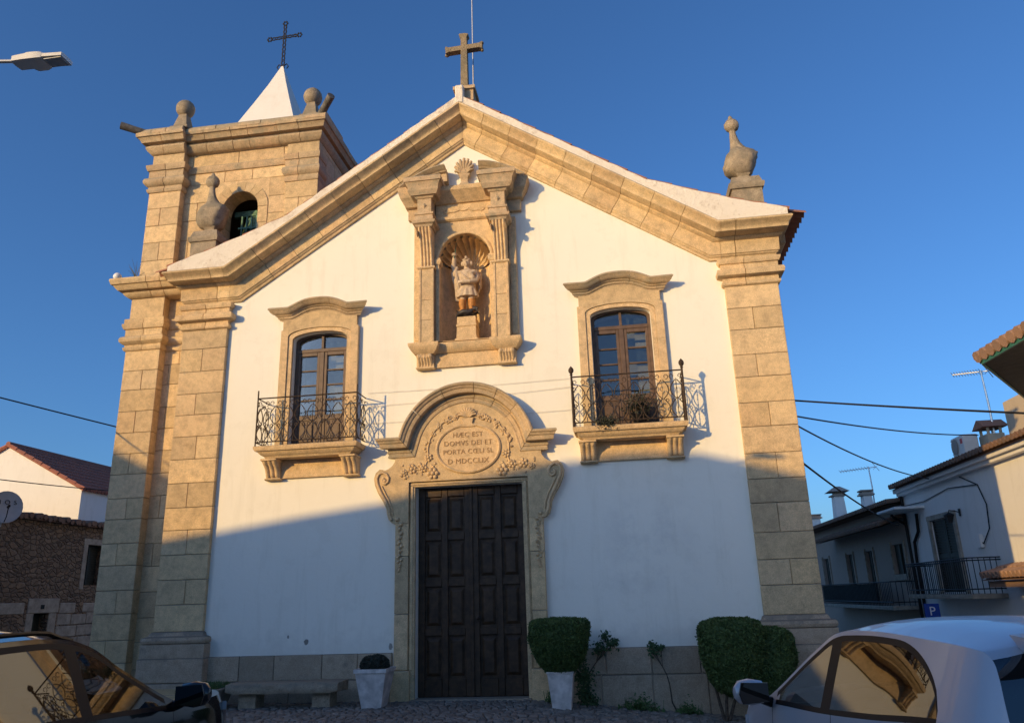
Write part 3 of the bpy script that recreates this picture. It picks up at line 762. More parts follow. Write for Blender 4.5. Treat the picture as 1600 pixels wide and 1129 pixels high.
# ================================================================ windows and balconies
def window(cx):
    fr = MB(); X = lambda x: cx+x
    arch = [(.54*cos(a), 6.43+.14*sin(a)) for a in [pi*i/14 for i in range(15)]]
    def ringp(w, zt): # arched frame of width w
        return [(-.54+w, 4.3), (.54-w, 4.3)]+[((.54-w)*cos(a), 6.43-w*.6+.14*sin(a)) for a in [pi*i/14 for i in range(15)]]
    fr.prism([(X(x), z) for x, z in [(-.54, 4.3), (.54, 4.3)]+arch], .11, .19, [[(X(x), z) for x, z in ringp(.055, 0)]])
    fr.box(X(-.49), X(.49), .10, .18, 6.20, 6.27, .006)
    fr.box(X(-.025), X(.025), .105, .175, 6.27, 6.52, .005)
    fr.box(X(-.045), X(.045), .095, .175, 4.3, 6.20, .008)
    for s in (-1, 1):
        a, b = (X(.045), X(.485)) if s > 0 else (X(-.485), X(-.045))
        fr.box(a, a+.055, .11, .17, 4.32, 6.20, .006); fr.box(b-.055, b, .11, .17, 4.32, 6.20, .006)
        fr.box(a+.055, b-.055, .11, .17, 6.13, 6.20, .005); fr.box(a+.055, b-.055, .11, .17, 4.86, 4.96, .005); fr.box(a+.055, b-.055, .125, .17, 4.32, 4.86)
        fr.box(a+.09, b-.09, .105, .14, 4.45, 4.78, .012)
        for k in range(1, 4): fr.box(a+.055, b-.055, .125, .165, 4.96+k*1.17/4-.014, 4.96+k*1.17/4+.014, .004)
    fo = obj('window_frame', fr, 'brown', church)
    rnd = random.Random(int(cx*100))
    for (x0, x1, z0, z1) in [(-.48, -.025, 6.27, 6.54), (.025, .48, 6.27, 6.54)]+[(a, b, 4.96+k*1.17/4+.014, 4.96+(k+1)*1.17/4-.014) for a, b in ((-.43, -.10), (.10, .43)) for k in range(4)]:
        g = MB(); t = [rnd.uniform(-.004, .004) for i in range(4)]
        g.add([(X(x0), .15+t[0], z0), (X(x1), .15+t[1], z0), (X(x1), .15+t[2], z1), (X(x0), .15+t[3], z1)], [(0, 1, 2, 3)])
        g.add([(X(x0), .158, z0), (X(x1), .158, z0), (X(x1), .158, z1), (X(x0), .158, z1)], [(0, 3, 2, 1)])
        obj('pane', g, 'clearglass', fo)
    g = MB(); g.box(X(.24), X(.47), .215, .235, 4.97, 5.95); g.box(X(.24), X(.47), .216, .236, 6.0, 6.44); g.box(X(.10), X(.16), .216, .236, 6.29, 6.45); g.box(X(-.0), X(.035), .217, .237, 4.97, 6.2)
    for k in range(5): g.box(X(.235), X(.475), .207, .216, 5.0+.2*k, 5.03+.2*k)
    obj('inner_shutter', g, 'innershutter', church)
    g = MB(); g.box(X(-.6), X(.6), .58, .59, 4.2, 6.7); obj('inner_blind', g, 'greywall', church)
    # stone surround
    s_ = MB(); s_.tint = .3
    inner = [(-.63, 4.3), (.63, 4.3)]+[(.63*cos(a), 6.50+.15*sin(a)) for a in [pi*i/14 for i in range(15)]]
    s_.prism([(X(x), z) for x, z in [(-.775, 4.3), (.775, 4.3), (.775, 6.62), (.74, 6.62), (.74, 6.86)]+[(x, 6.85+.16*(1-abs(x/.60)**2.5)**1.25) for x in [.58-1.16*i/16 for i in range(17)]]+[(-.74, 6.86), (-.74, 6.62), (-.775, 6.62)]], -.085, .03, [[(X(x), z) for x, z in inner]])
    bead = [(-.545, 4.3), (.545, 4.3)]+[(.545*cos(a), 6.432+.142*sin(a)) for a in [pi*i/14 for i in range(15)]]
    s_.tint = .5; s_.prism([(X(x), z) for x, z in [(-.625, 4.3), (.625, 4.3)]+[(.625*cos(a), 6.495+.15*sin(a)) for a in [pi*i/14 for i in range(15)]]], -.062, .10, [[(X(x), z) for x, z in bead]])
    for s in (-1, 1):
        for k, z in enumerate((5.15, 5.9)): s_.box(*((X(.628), X(.772)) if s > 0 else (X(-.772), X(-.628))), -.0872, -.05, z, z+.73, .004)
    lab = []
    so_ = obj('window_surround', s_, 'stone', church)
    hp = [(X(-1.0), 7.05), (X(-.62), 7.045)]+[(X(x), 7.045+.16*(1-abs(x/.60)**2.5)**1.25) for x in [-.59+1.18*i/24 for i in range(25)]]+[(X(.62), 7.045), (X(1.0), 7.05)]
    PR = [(0, .03), (0, -.26), (-.035, -.275), (-.055, -.25), (-.085, -.235), (-.115, -.20), (-.125, -.16), (-.14, -.155), (-.155, -.125), (-.185, -.115), (-.20, -.09), (-.22, -.088), (-.22, .03)][::-1]
    hd = MB(); hd.sweep(hp, PR, [0, 7, 19, 28], .005, (True, True), 0, .003)
    obj('window_hood', hd, 'stone_top', so_, 30)
window(-2.86); window(2.86)

def balcony(cx, bud):
    b = MB()
    b.rects([(4.10, cx-.80, cx+.80, -.33, .02), (4.13, cx-.82, cx+.82, -.35, .02), (4.15, cx-.86, cx+.86, -.39, .02), (4.19, cx-.90, cx+.90, -.43, .02), (4.21, cx-.91, cx+.91, -.44, .02), (4.215, cx-.945, cx+.945, -.475, .02), (4.25, cx-.965, cx+.965, -.495, .02), (4.295, cx-.97, cx+.97, -.50, .02), (4.305, cx-.95, cx+.95, -.48, .02)])
    b.box(cx-.64, cx+.64, -.055, .02, 3.765, 4.098, .006)
    bo = obj('balcony', b, 'stone_top' if bud is None else 'stone_carved', church, 25)
    for s in (-1, 1):
        c = MB(); x0 = cx+s*.74-.135; W = .27
        # scrolled bracket: side profile swept across with three flutes
        prof = [(4.098, .31), (4.06, .315), (4.03, .30), (4.00, .27), (3.96, .215), (3.90, .175), (3.85, .155), (3.81, .145), (3.785, .12), (3.77, .10), (3.755, .07)]
        secs = []
        for k in range(13):
            u = k/12; fl = -.02*abs(sin(pi*u*3))**.7 if 0 < k < 12 else 0
            secs.append([(x0+W*u, .02, 4.098)]+[(x0+W*u, -(d+.02*0+(0.022 if 0 < k < 12 else 0)-(.022+fl)*1.0+(.0)), z) for z, d in prof]+[(x0+W*u, .02, 3.75)])
        secs2 = []
        for k in range(25):
            u = k/24; f = abs(sin(pi*u*3)); off = -.035*(1-f)
            secs2.append([(x0+W*u, .02, 4.098)]+[(x0+W*u, -(d+off*(1 if i > 1 else 0)), z) for i, (z, d) in enumerate(prof)]+[(x0+W*u, .02, 3.75)])
        c.loft(secs2)
        c.box(x0-.015, x0+W+.015, -.34, .02, 4.06, 4.097, .006)
        c.rects([(3.735, x0-.01, x0+W+.01, -.10, .02), (3.755, x0-.02, x0+W+.02, -.125, .02), (3.775, x0-.01, x0+W+.01, -.115, .02)])
        obj('bracket', c, 'stone_carved', bo, 40)
    r = MB(); L = .945; yf = -.46; z0, z1 = 4.375, 5.19; t = .010
    P = lambda u, y, z: (cx+u, y, z)
    for u in (-L, L):
        if bud:
            r.tube([P(u, yf, 4.30), P(u, yf, 4.9), P(u, yf, 5.22)], [.022, .020, .018], 8)
            r.lathe((cx+u, yf, 5.22), [(.018, 0), (.03, .015), (.018, .03), (.04, .06), (.048, .09), (.04, .125), (.02, .15), (.004, .17)], 10)
        else: r.tube([P(u, yf, 4.30), P(u, yf, 5.34)], .013, 6)
        for z in (z0, z1-.17, z1): 
            if z == z1-.17: continue
            r.tube([P(u, yf, z), P(u, .03, z)], t*1.1, 6)
    for z, k in ((z0, 1.1), (z1, 1.3)): r.tube([P(-L, yf, z), P(L, yf, z)], t*k, 6)
    def panel(q, W, n):     # q(u, z) -> point; ogee lattice with beaded bars and scrolls
        uw = W/n
        for k in range(n):
            a = k*uw; m = a+uw/2; H = z1-z0
            bar = 1 if k % 3 == 1 else 0
            if bar:
                r.tube([q(m, z0), q(m, z1-.14)], .006, 5)
                for i in range(7): 
                    c_ = q(m, z0+.08+i*.085); r.ball(c_, .011, 6, 4, 1.6)
            for sg in (-1, 1):
                pts = []
                for i in range(15):
                    v = i/14
                    off = uw*.46*abs(sin(pi*(v*2+.02)))**.75*(1 if v < .5 else .95)
                    pts.append(q(m+sg*off, z0+v*(H-.16)))
                r.tube(pts, .0085, 5)
                # small scroll at the top and at mid height
                for zc, rr in ((z1-.10, .05), (z0+.30, .035)):
                    sc_ = [q(m+sg*(uw*.28+rr*(1-.6*i/9)*cos(-pi/2+i*.62)), zc+rr*(1-.6*i/9)*sin(-pi/2+i*.62)) for i in range(10)]
                    r.tube(sc_, .0065, 5)
            r.tube([q(a, z0), q(a, z0+.09)], .007, 5)
    panel(lambda u, z: P(-L+u, yf, z), 2*L, 8)
    for u in (-L, L): panel(lambda v, z: P(u, yf+v, z), abs(yf)+.02, 2)
    obj('railing', r, 'iron', bo, 60)
    return bo
balcony(-2.88, False); balcony(2.88, True)

# ================================================================ niche
ni = MB()
# back shell: half cylinder with a ribbed half dome
n = 24; dep = .56
def cyl(a): return (.5*cos(a), dep*sin(a))
secs = []
for z in (6.15, 7.82):
    secs.append([(cyl(pi*i/n)[0], cyl(pi*i/n)[1], z) for i in range(n+1)])
ni.loft(secs, False, False)
no = obj('niche', ni, 'stone', church, 40)
sh = MB(); NA, NT = 88, 12; o = 0
for j in range(NT+1):
    t = j/NT
    for i in range(NA+1):
        th = pi*i/NA
        # fan of flutes springing from the back of the niche
        fl = abs(sin(th*11))**.6
        rad = .5*sin(t*pi/2); yy = dep*cos(t*pi/2)
        k = 1-.13*(1-fl)*min(1, t*1.6)
        sh.v.append((rad*cos(th)*k, max(yy-.035*(1-fl)*t, -.02), 7.82+rad*sin(th)*k))
for j in range(NT):
    for i in range(NA):
        a = j*(NA+1)+i; sh.face((a, a+1, a+NA+2, a+NA+1))
obj('shell_vault', sh, 'stone_carved', no, 50)
fl = MB(); fl.box(-.5, .5, -.05, .45, 6.08, 6.16); 
# flat panel round the arch, from jamb to entablature
fl.prism([(-.60, 6.15), (.60, 6.15), (.60, 8.62), (-.60, 8.62)], -.10, .02, [[(-.498, 6.15001), (.498, 6.15001)]+arc(0, 7.82, .498, .498, 0, pi, 22)][:0] or [[(-.498, 6.16), (.498, 6.16)]+arc(0, 7.82, .498, .498, 0, pi, 22)])
# arch moulding and impost strips
secs = []
for i in range(29):
    a = pi*i/28
    secs.append([((.50+d)*cos(a), yy, 7.82+(.50+d)*sin(a)) for d, yy in ((0, .0), (0, -.125), (.02, -.135), (.05, -.125), (.055, -.09))])
fl.loft(secs, False, False)
for s in (-1, 1):
    a, b = (.49, .565) if s > 0 else (-.565, -.49)
    fl.box(a, b, -.135, .0, 6.15, 7.72, .008)
    fl.rects([(7.70, a-.01, b+.01, -.145, .05), (7.73, a-.03, b+.03, -.165, .05), (7.79, a-.035, b+.035, -.17, .05), (7.80, a-.02, b+.02, -.155, .05), (7.83, a-.02, b+.02, -.155, .05)])
obj('arched_panel', fl, 'stone', no, 40)
for s in (-1, 1):
    p = MB(); X = (lambda a, b: (a, b)) if s > 0 else (lambda a, b: (-b, -a))
    # outer strip and pilaster shaft with a sunk panel
    p.tint = .2; p.box(*X(.86, 1.0), -.09, .02, 6.11, 8.6, .008); p.box(*X(.88, .98), -.105, .02, 6.2, 7.4, .006)
    p.tint = .6
    zz = [6.11, 6.55, 6.95, 7.6]
    for a, b in zip(zz[:-1], zz[1:]):
        p.tint = random.random(); p.box(*X(.57, .86), -.25, .02, a+.002, b-.002, .006)
    p.box(*X(.57, .615), -.265, -.2, 6.12, 7.58, .004); p.box(*X(.815, .86), -.265, -.2, 6.12, 7.58, .004)
    p.tint = .5
    p.rects([(7.58, *X(.555, .875), -.265, .02), (7.60, *X(.54, .89), -.285, .02), (7.63, *X(.55, .88), -.275, .02)])
    po = obj('niche_pilaster', p, 'stone', no)
    # console: five curved ribs growing outward to the top
    k_ = MB(); secs = []
    x0, x1 = X(.585, .845)
    for i in range(41):
        u = i/40; f = abs(sin(pi*u*4))**.8
        row = [(lerp(x0, x1, u), .02, 7.63)]
        for v in [j/12 for j in range(13)]:
            z = 7.63+v*.75; d = .245+.20*(v**1.8)
            row.append((lerp(x0, x1, u), -(d-.035*(1-f)), z))
        row.append((lerp(x0, x1, u), .02, 8.38)); secs.append(row)
    k_.loft(secs)
    for sx in (x0, x1): k_.lathe((sx-.02 if sx == x0 else sx-.0, -.40, 8.26), [(.05, 0), (.07, .01), (.05, .02)], 12, 'x')
    obj('console', k_, 'stone_carved', po, 40)
    c = MB()
    c.rects([(8.38, *X(.56, .87), -.44, .02), (8.42, *X(.54, .89), -.46, .02), (8.44, *X(.50, .93), -.50, .02), (8.49, *X(.485, .945), -.515, .02), (8.50, *X(.53, .90), -.47, .02), (8.62, *X(.55, .88), -.45, .02), (8.63, *X(.53, .90), -.47, .02), (8.67, *X(.53, .90), -.47, .02), (8.675, *X(.58, .85), -.42, .02), (8.98, *X(.58, .85), -.42, .02),
             (8.99, *X(.545, .885), -.44, .02), (9.03, *X(.525, .905), -.46, .02), (9.035, *X(.46, .97), -.50, .02), (9.10, *X(.43, 1.01), -.53, .02), (9.12, *X(.415, 1.025), -.54, .02), (9.125, *X(.425, 1.015), -.53, .02), (9.20, *X(.415, 1.025), -.54, .02), (9.25, *X(.39, 1.05), -.565, .02), (9.28, *X(.37, 1.07), -.58, .02), (9.285, *X(.352, 1.088), -.60, .02), (9.37, *X(.350, 1.09), -.602, .02), (9.40, *X(.37, 1.07), -.575, .02)])
    c.loft([[(s*.715+dx, -.421, 8.83+dz) for dx, dz in ((-.06, 0), (0, -.06), (.06, 0), (0, .06))], [(s*.715+dx, -.45, 8.83+dz) for dx, dz in ((-.012, 0), (0, -.012), (.012, 0), (0, .012))]])
    c.rects([(8.72, *X(.84, 1.12), -.10, .02), (8.95, *X(.84, 1.12), -.10, .02), (8.96, *X(.84, 1.16), -.18, .02), (9.05, *X(.84, 1.19), -.22, .02), (9.12, *X(.84, 1.24), -.28, .02), (9.28, *X(.84, 1.29), -.32, .02), (9.33, *X(.84, 1.30), -.33, .02)])
    obj('niche_entablature', c, 'stone_top', po, 25)
    # broken segmental pediment
    d = MB(); hp = []
    for i in range(9):
        u = i/8; hp.append((.34+.92*u, 9.76-.40*u**1.75))
    if s > 0: d.sweep(hp, [(0, .02), (0, -.34), (-.03, -.355), (-.05, -.33), (-.08, -.30), (-.10, -.26), (-.12, -.25), (-.14, -.20), (-.30, -.19), (-.30, .02)][::-1], [0, 4, 8], .008)
    else: d.sweep([(-x, z) for x, z in hp[::-1]], [(0, .02), (0, -.34), (-.03, -.355), (-.05, -.33), (-.08, -.30), (-.10, -.26), (-.12, -.25), (-.14, -.20), (-.30, -.19), (-.30, .02)][::-1], [0, 4, 8], .008)
    obj('broken_pediment', d, 'stone_top', po, 30)
e = MB()
e.rects([(8.60, -.56, .56, -.12, .02), (8.63, -.56, .56, -.16, .02), (8.68, -.56, .56, -.17, .02), (8.69, -.56, .56, -.11, .02), (8.97, -.56, .56, -.11, .02), (8.98, -.56, .56, -.15, .02), (9.03, -.56, .56, -.20, .02), (9.10, -.53, .53, -.26, .02), (9.17, -.5, .5, -.34, .02), (9.24, -.45, .45, -.36, .02), (9.26, -.45, .45, -.34, .02)])
for s in (-1, 1):
    e.tube([(s*(.36-.06*t*cos(t*6)), -.115, 8.83+.06*t*sin(t*6)) for t in [1-.06*i for i in range(14)]]+[], .014, 6)
    e.tube([(s*.08, -.115, 8.84), (s*.18, -.118, 8.80), (s*.30, -.118, 8.80)], .014, 6)
e.tube([(-.10, -.115, 8.86), (-.04, -.118, 8.82), (.04, -.118, 8.82), (.10, -.115, 8.86)], .016, 6)
obj('central_entablature', e, 'stone_carved', no, 25)
e = MB()     # sill with end brackets
for s in (-1, 1):
    X = (lambda a, b: (a, b)) if s > 0 else (lambda a, b: (-b, -a))
    e.rects([(5.905, *X(.58, .95), -.20, .02), (5.93, *X(.57, .97), -.22, .02), (5.96, *X(.53, 1.0), -.255, .02), (6.02, *X(.495, 1.035), -.29, .02), (6.06, *X(.48, 1.05), -.305, .02), (6.10, *X(.48, 1.05), -.305, .02), (6.108, *X(.50, 1.03), -.285, .02)])
    for k in range(5):
        x = s*(.655+.055*k); e.tube([(x, -.17, 5.90), (x, -.18, 5.84), (x, -.13, 5.76), (x, -.09, 5.68)], [.034, .038, .03, .032], 7)
    e.ball((s*.66, -.185, 5.86), .05, 8, 6); e.ball((s*.87, -.185, 5.86), .05, 8, 6)
    e.box(*X(.60, .93), -.12, .02, 5.66, 5.90, .008); e.box(*X(.59, .94), -.14, .02, 5.64, 5.675, .006)
e.rects([(5.93, -.56, .56, -.07, .02), (5.95, -.55, .55, -.10, .02), (6.0, -.53, .53, -.14, .02), (6.07, -.52, .52, -.17, .02), (6.11, -.52, .52, -.17, .02), (6.115, -.5, .5, -.15, .02)])
e.box(-.6, .6, -.055, .02, 5.66, 5.928, .006)
obj('niche_sill', e, 'stone_carved', no, 30)
e = MB()     # shell on its little pedestal
e.rects([(9.24, -.16, .20, -.20, -.04), (9.30, -.15, .19, -.19, -.05), (9.34, -.10, .14, -.16, -.07), (9.44, -.045, .085, -.13, -.08), (9.54, -.05, .09, -.13, -.08), (9.58, -.09, .13, -.15, -.06), (9.61, -.09, .13, -.15, -.06)])
for k in range(9):
    a = pi*(-.08+1.16*k/8); e.tube([(.02+.03*cos(a), -.11, 9.62+.02*sin(a)), (.02+.12*cos(a), -.155, 9.70+.10*sin(a)), (.02+.185*cos(a), -.12, 9.75+.21*sin(a))], [.016, .034, .030], 7)
e.loft([[(.02+r*cos(2*pi*k/20)*.17, y, 9.75+r*sin(2*pi*k/20)*.18) for k in range(20)] for r, y in ((1, -.10), (.9, -.135), (.5, -.15))])
obj('scallop_shell', e, 'stone_top', no, 60)
e = MB(); e.rects([(6.16, -.235, .215, -.02, .38), (6.22, -.225, .205, -.01, .38), (6.23, -.20, .18, .01, .36), (6.46, -.19, .17, .02, .36), (6.47, -.205, .185, .005, .37), (6.50, -.205, .185, .005, .37), (6.51, -.19, .17, .02, .36), (6.66, -.185, .165, .02, .36)])
obj('statue_pedestal', e, 'stone', no)

# ================================================================ bell tower
TX0, TX1, TY0, TY1 = -7.16, -3.27, .50, 4.3
def tz(rows, x0, x1, yf, yb=None):
    return rows
tw = MB()
ashlar(tw, TX0+.02, -5.5, TY0, TY1, -.8, 8.1, .44, (3, 2), .008, .004, 51)
bt = obj('bell_tower', tw, 'stone', church)
tp = MB(); ashlar(tp, TX0, -6.40, .30, .8, .2, 6.62, .44, (1, 2), .008, .003, 52)
tp.box(TX0-.05, -6.36, .24, .8, -1.0, .2, .01)
obj('tower_pilaster', tp, 'stone', bt)
tp = MB(); ashlar(tp, TX0, TX0+.74, .30, .8, 7.28, 7.74, .46, (1,), .008, .003, 53); ashlar(tp, -6.42, -5.6, .495, .8, 7.28, 7.74, .46, (2,), .006, .002, 54)
TCAP = [(6.60, .02), (6.63, .04), (6.67, .045), (6.675, .02), (6.72, .02), (6.74, .06), (6.78, .10), (6.83, .11), (6.88, .09), (6.90, .06), (6.905, .03), (7.05, .03), (7.06, .06), (7.12, .085), (7.17, .09), (7.175, .06), (7.28, .06)]
moulds(tp, [(z, TX0-o, -6.41+o, .30-o, .8) for z, o in TCAP], 2, 83)
moulds(tp, [(z, -6.5, -5.5, .5-o*.8, .8) for z, o in TCAP], 2, 74)
TCOR = [(7.74, .02), (7.76, .06), (7.80, .11), (7.84, .13), (7.845, .09), (7.87, .10), (7.875, .20), (7.92, .24), (7.97, .27), (7.975, .30), (8.06, .33), (8.10, .32)]
moulds(tp, [(z, TX0-o, -5.4, .30-o, TY1) for z, o in TCOR], 4, 86)
obj('tower_entablature', tp, 'stone_carved', bt, 30)
# upper stage
ux0, ux1 = -7.06, -3.27
up = MB(); rnd = random.Random(9)
up.rects([(8.10, ux0-.12, ux1+.05, .22, TY1+.05), (8.28, ux0-.02, ux1+.02, .36, TY1)])
ax, ar, az = -5.0, .40, 9.72
def stage_front(mb, x0, x1, z0, z1, nbs, seed):
    ashlar(mb, x0, x1, .48, .85, z0, z1, .42, nbs, .008, .004, seed)
stage_front(up, ux0+.05, ax-ar-.22, 8.2, 10.40, (2, 3), 61); stage_front(up, ax+ar+.22, ux1, 8.2, 10.40, (2, 3), 62)
# jambs and voussoirs of the bell arch
for s in (-1, 1):
    a, b = (ax+ar, ax+ar+.222) if s > 0 else (ax-ar-.222, ax-ar)
    ashlar(up, a, b, .46, .85, 8.2, az, .40, (1,), .008, .003, 63+s)
for k in range(9):
    a0_, a1_ = pi*k/9+.006, pi*(k+1)/9-.006; up.tint = rnd.random()
    q = [(ax+r*cos(a), az+r*sin(a)) for r, a in ((ar, a0_), (ar+.222, a0_), (ar+.222, (a0_+a1_)/2), (ar+.222, a1_), (ar, a1_), (ar, (a0_+a1_)/2))]
    up.prism(q, .46+rnd.uniform(-.003, .003), .85)
up.tint = .5
ring = arc(ax, az, ar+.16, ar+.16, 0, pi, 20)
up.prism([(ax+ar+.222, az), (ax+ar+.16, az)]+ring[1:-1]+[(ax-ar-.16, az), (ax-ar-.222, az), (ax-ar-.222, 10.40), (ax+ar+.222, 10.40)], .482, .85)
ashlar(up, ux0+.04, ux1, .48, .85, 10.40, 11.15, .375, (5, 4), .008, .003, 65)
ashlar(up, ux0, ux0+.74, .30, .8, 8.2, 10.22, .40, (1, 2), .008, .003, 66)
ashlar(up, ux1-.72, ux1+.01, .42, .8, 8.2, 10.22, .40, (1, 2), .008, .003, 67)
ashlar(up, ux0, ux0+.74, .30, .8, 10.84, 11.14, .31, (1,), .008, .003, 68); ashlar(up, ux1-.72, ux1+.01, .42, .8, 10.84, 11.14, .31, (1,), .008, .003, 69)
# sides and back
for (x0, x1, y0, y1) in ((ux0+.03, ux0+.4, .85, TY1), (ux1-.4, ux1, .85, TY1), (ux0+.4, ux1-.4, TY1-.4, TY1)):
    z = 8.1
    while z < 11.1:
        yy = y0
        while yy < y1-.05:
            e_ = min(y1, yy+rnd.uniform(.5, .95)); e_ = y1 if y1-e_ < .25 else e_; up.tint = rnd.random()
            if x1-x0 > 1: up.box(x0, x1, y0, y1, z, z+.42, .008); break
            up.box(x0+rnd.uniform(-.003, .003), x1+rnd.uniform(-.003, .003), yy+.003, e_-.003, z, min(z+.417, 11.15), .008); yy = e_
        z += .42
up.tint = .5
obj('belfry', up, 'stone', bt)
uc = MB()
UCAP = [(z+3.60, o) for z, o in TCAP[:-1]]
UCAP = [(lerp(10.20, 10.86, (z-6.60)/(7.175-6.60)), o) for z, o in TCAP[:-1]]
moulds(uc, [(z, ux0-o, ux0+.74+o, .30-o, .8) for z, o in UCAP], 2, 75)
moulds(uc, [(z, ux1-.72-o*.6, ux1+o*.6, .42-o*.8, .8) for z, o in UCAP], 2, 32)
uc.rects([(z, ux0+.1, ux1-.1, .48-o*.7, .8) for z, o in [(10.66, .0), (10.67, .04), (10.72, .07), (10.76, .08), (10.80, .09), (10.83, .05)]])
K = [(11.14, .02), (11.16, .05), (11.21, .10), (11.27, .13), (11.31, .12), (11.315, .08), (11.36, .09), (11.365, .19), (11.43, .22), (11.47, .25), (11.475, .28), (11.53, .29)]
moulds(uc, [(z, ux0-o, ux0+.74+o*.3, .30-o, TY1+o) for z, o in K], 2, 31)
moulds(uc, [(z, ux0+.3, ux1+o*.8, .42-o, TY1+o) for z, o in K], 7, 91)
rnd = random.Random(4); x = ux0-.27
for (xa, xb, yb_) in ((ux0-.29, ux0+.80, .01), (ux0+.81, ux1+.23, .13)):
    x = xa
    while x < xb-.03:
        e_ = min(xb, x+rnd.uniform(.30, .55)); e_ = xb if xb-e_ < .2 else e_; uc.tint = rnd.random()
        j = rnd.uniform(-.01, .01)
        ring = []
        for X_ in (x+.004, e_-.004): ring.append([(X_, yb_+.11-.11*cos(a)+j, 11.53+.16*sin(a)*1.0+j*.5) for a in [pi*i/8 for i in range(5)]]+[(X_, 1.2, 11.68), (X_, 1.2, 11.52)])
        uc.loft(ring); x = e_
y = .16
while y < TY1+.2:
    e_ = min(TY1+.28, y+rnd.uniform(.35, .6)); uc.tint = rnd.random()
    uc.box(ux1-.6, ux1+.21+rnd.uniform(-.01, .01), max(y, .5)+.004, max(e_, .55), 11.525, 11.68+rnd.uniform(-.03, .03), .03)
    uc.box(ux0-.27, ux0+.6, max(y, .5)+.004, max(e_, .55), 11.527, 11.68, .03)
    y = e_
uc.tint = .5
uc.box(ux0, ux1, .6, TY1+.1, 11.4, 11.66)
obj('tower_cornice', uc, 'stone_top', bt, 35)
def ball_finial(x, y):
    f = MB(); z = 11.64
    f.rects([(z, x-.20, x+.20, y-.20, y+.20), (z+.06, x-.20, x+.20, y-.20, y+.20), (z+.07, x-.16, x+.16, y-.16, y+.16), (z+.42, x-.085, x+.085, y-.085, y+.085)])
    f.ball((x, y, z+.60), .205, 16, 10, 1.0, .05)
    obj('ball_finial', f, 'stone_grey', bt, 50)
ball_finial(-6.40, .28); ball_finial(-3.46, .40); ball_finial(-6.55, TY1-.2); ball_finial(-3.5, TY1-.2)
def spout(p, d):
    f = MB(); p = Vector(p); d = Vector(d)
    f.tube([p, p+d*.5, p+d], [.085, .08, .085], 10); f.tube([p+d*1.0, p+d*1.005], [.05, .05], 8)
    obj('water_spout', f, 'spout', bt, 40)
spout((-7.12, .16, 11.60), (-.50, -.30, .10)); spout((-3.20, .26, 11.66), (.36, -.34, .20))
sp = MB(); scx, scy, sb = -5.07, 2.1, .68
prof = [(11.6, 1.06), (12.1, .87), (12.7, .65), (13.3, .44), (13.9, .235), (14.5, .05), (14.58, .026)]
sp.loft([[(scx+a*h, scy+b*h, z) for a, b in ((-1, -1), (1, -1), (1, 1), (-1, 1))] for z, h in prof])
obj('spire', sp, 'spire', bt)
ic = MB(); z = 14.5; x, y = scx, scy
def lat(p, q, wv):      # twin bars laced with little scrolls
    p = Vector(p); q = Vector(q); d = (q-p).normalized(); nrm = Vector((d.z, 0, -d.x))
    for s in (-1, 1): ic.tube([p+nrm*wv*s, q+nrm*wv*s*.8], .014, 5)
    L = (q-p).length; k = max(2, int(L/.13))
    for i in range(k):
        c_ = p+d*L*(i+.5)/k
        for s in (-1, 1): ic.tube([c_+nrm*(wv*s*1.4*cos(a))+d*(.05*sin(a)) for a in [-pi/2+pi*j/6 for j in range(7)]], .011, 5)
lat((x, y, z), (x, y, z+1.36), .032); 
lat((x-.36, y, z+.97), (x+.36, y, z+1.0), .032)
for cx_, cz_ in ((x-.40, z+.97), (x+.40, z+1.0), (x, z+1.41)):
    for k in range(6): ic.ball((cx_+.055*cos(k*pi/3), y, cz_+.055*sin(k*pi/3)), .026, 6, 4)
for s in (-1, 1): ic.tube([(x+s*.02, y, z+.1), (x+s*.10, y, z+.16), (x+s*.15, y, z+.08), (x+s*.11, y, z+.02)], .015, 5)
obj('iron_cross', ic, 'blackiron', bt)
bl = MB(); bl.lathe((ax+.10, .98, 9.12), [(.30, 0), (.32, .03), (.29, .10), (.24, .24), (.21, .42), (.19, .52), (.12, .60), (.03, .64)], 18)
for k in range(4): bl.box(ax-.06+k*.11, ax-.03+k*.11, .66, .70, 9.05, 9.62)
bl.box(ax-.38, ax+.38, .92, 1.04, 9.76, 9.90, .01); bl.box(ax-.12, ax+.36, .655, .705, 9.32, 9.36)
obj('bell', bl, 'bronze', bt, 40)
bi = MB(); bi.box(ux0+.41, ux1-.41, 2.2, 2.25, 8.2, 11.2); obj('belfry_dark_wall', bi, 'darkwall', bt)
LAMP_X, LAMP_Y, LAMP_Z = -1.856, -8.547, 5.985
# ================================================================ houses on the left
def rub_box(mb, *a): mb.box(*a)
h = thing('stone_house', 'low rubble stone house with worn tile eave, dark shutter and pale lintels beside the tower', 'house')
X = -14.6
w_ = MB(); # wall facing the lane, with openings
def wall_x(mb, x, y0, y1, z0, z1, holes, thick=.5, sgn=-1):
    # wall in the YZ plane whose face is at x, thickness towards sgn
    t = MB(); t.prism([(y0, z0), (y1, z0), (y1, z1), (y0, z1)], 0, thick, holes)
    mb.add([(x+sgn*v[1], v[0], v[2]) for v in t.v], t.f)
def hole(y0, y1, z0, z1): return [(y0, z0), (y1, z0), (y1, z1), (y0, z1)]
wall_x(w_, X, 5.4, 15.0, -1.2, 4.18, [hole(10.0, 10.95, 2.38, 3.64), hole(8.0, 8.62, -.9, 1.56), hole(5.9, 6.7, -.9, 1.5)])
w_.box(-22, -15.1, 14.6, 15.0, -1.2, 4.9); w_.box(-22, -15.1, 5.4, 5.8, -1.2, 4.9)
obj('wall', w_, 'rubble', h)
r_ = MB(); rnd = random.Random(31)
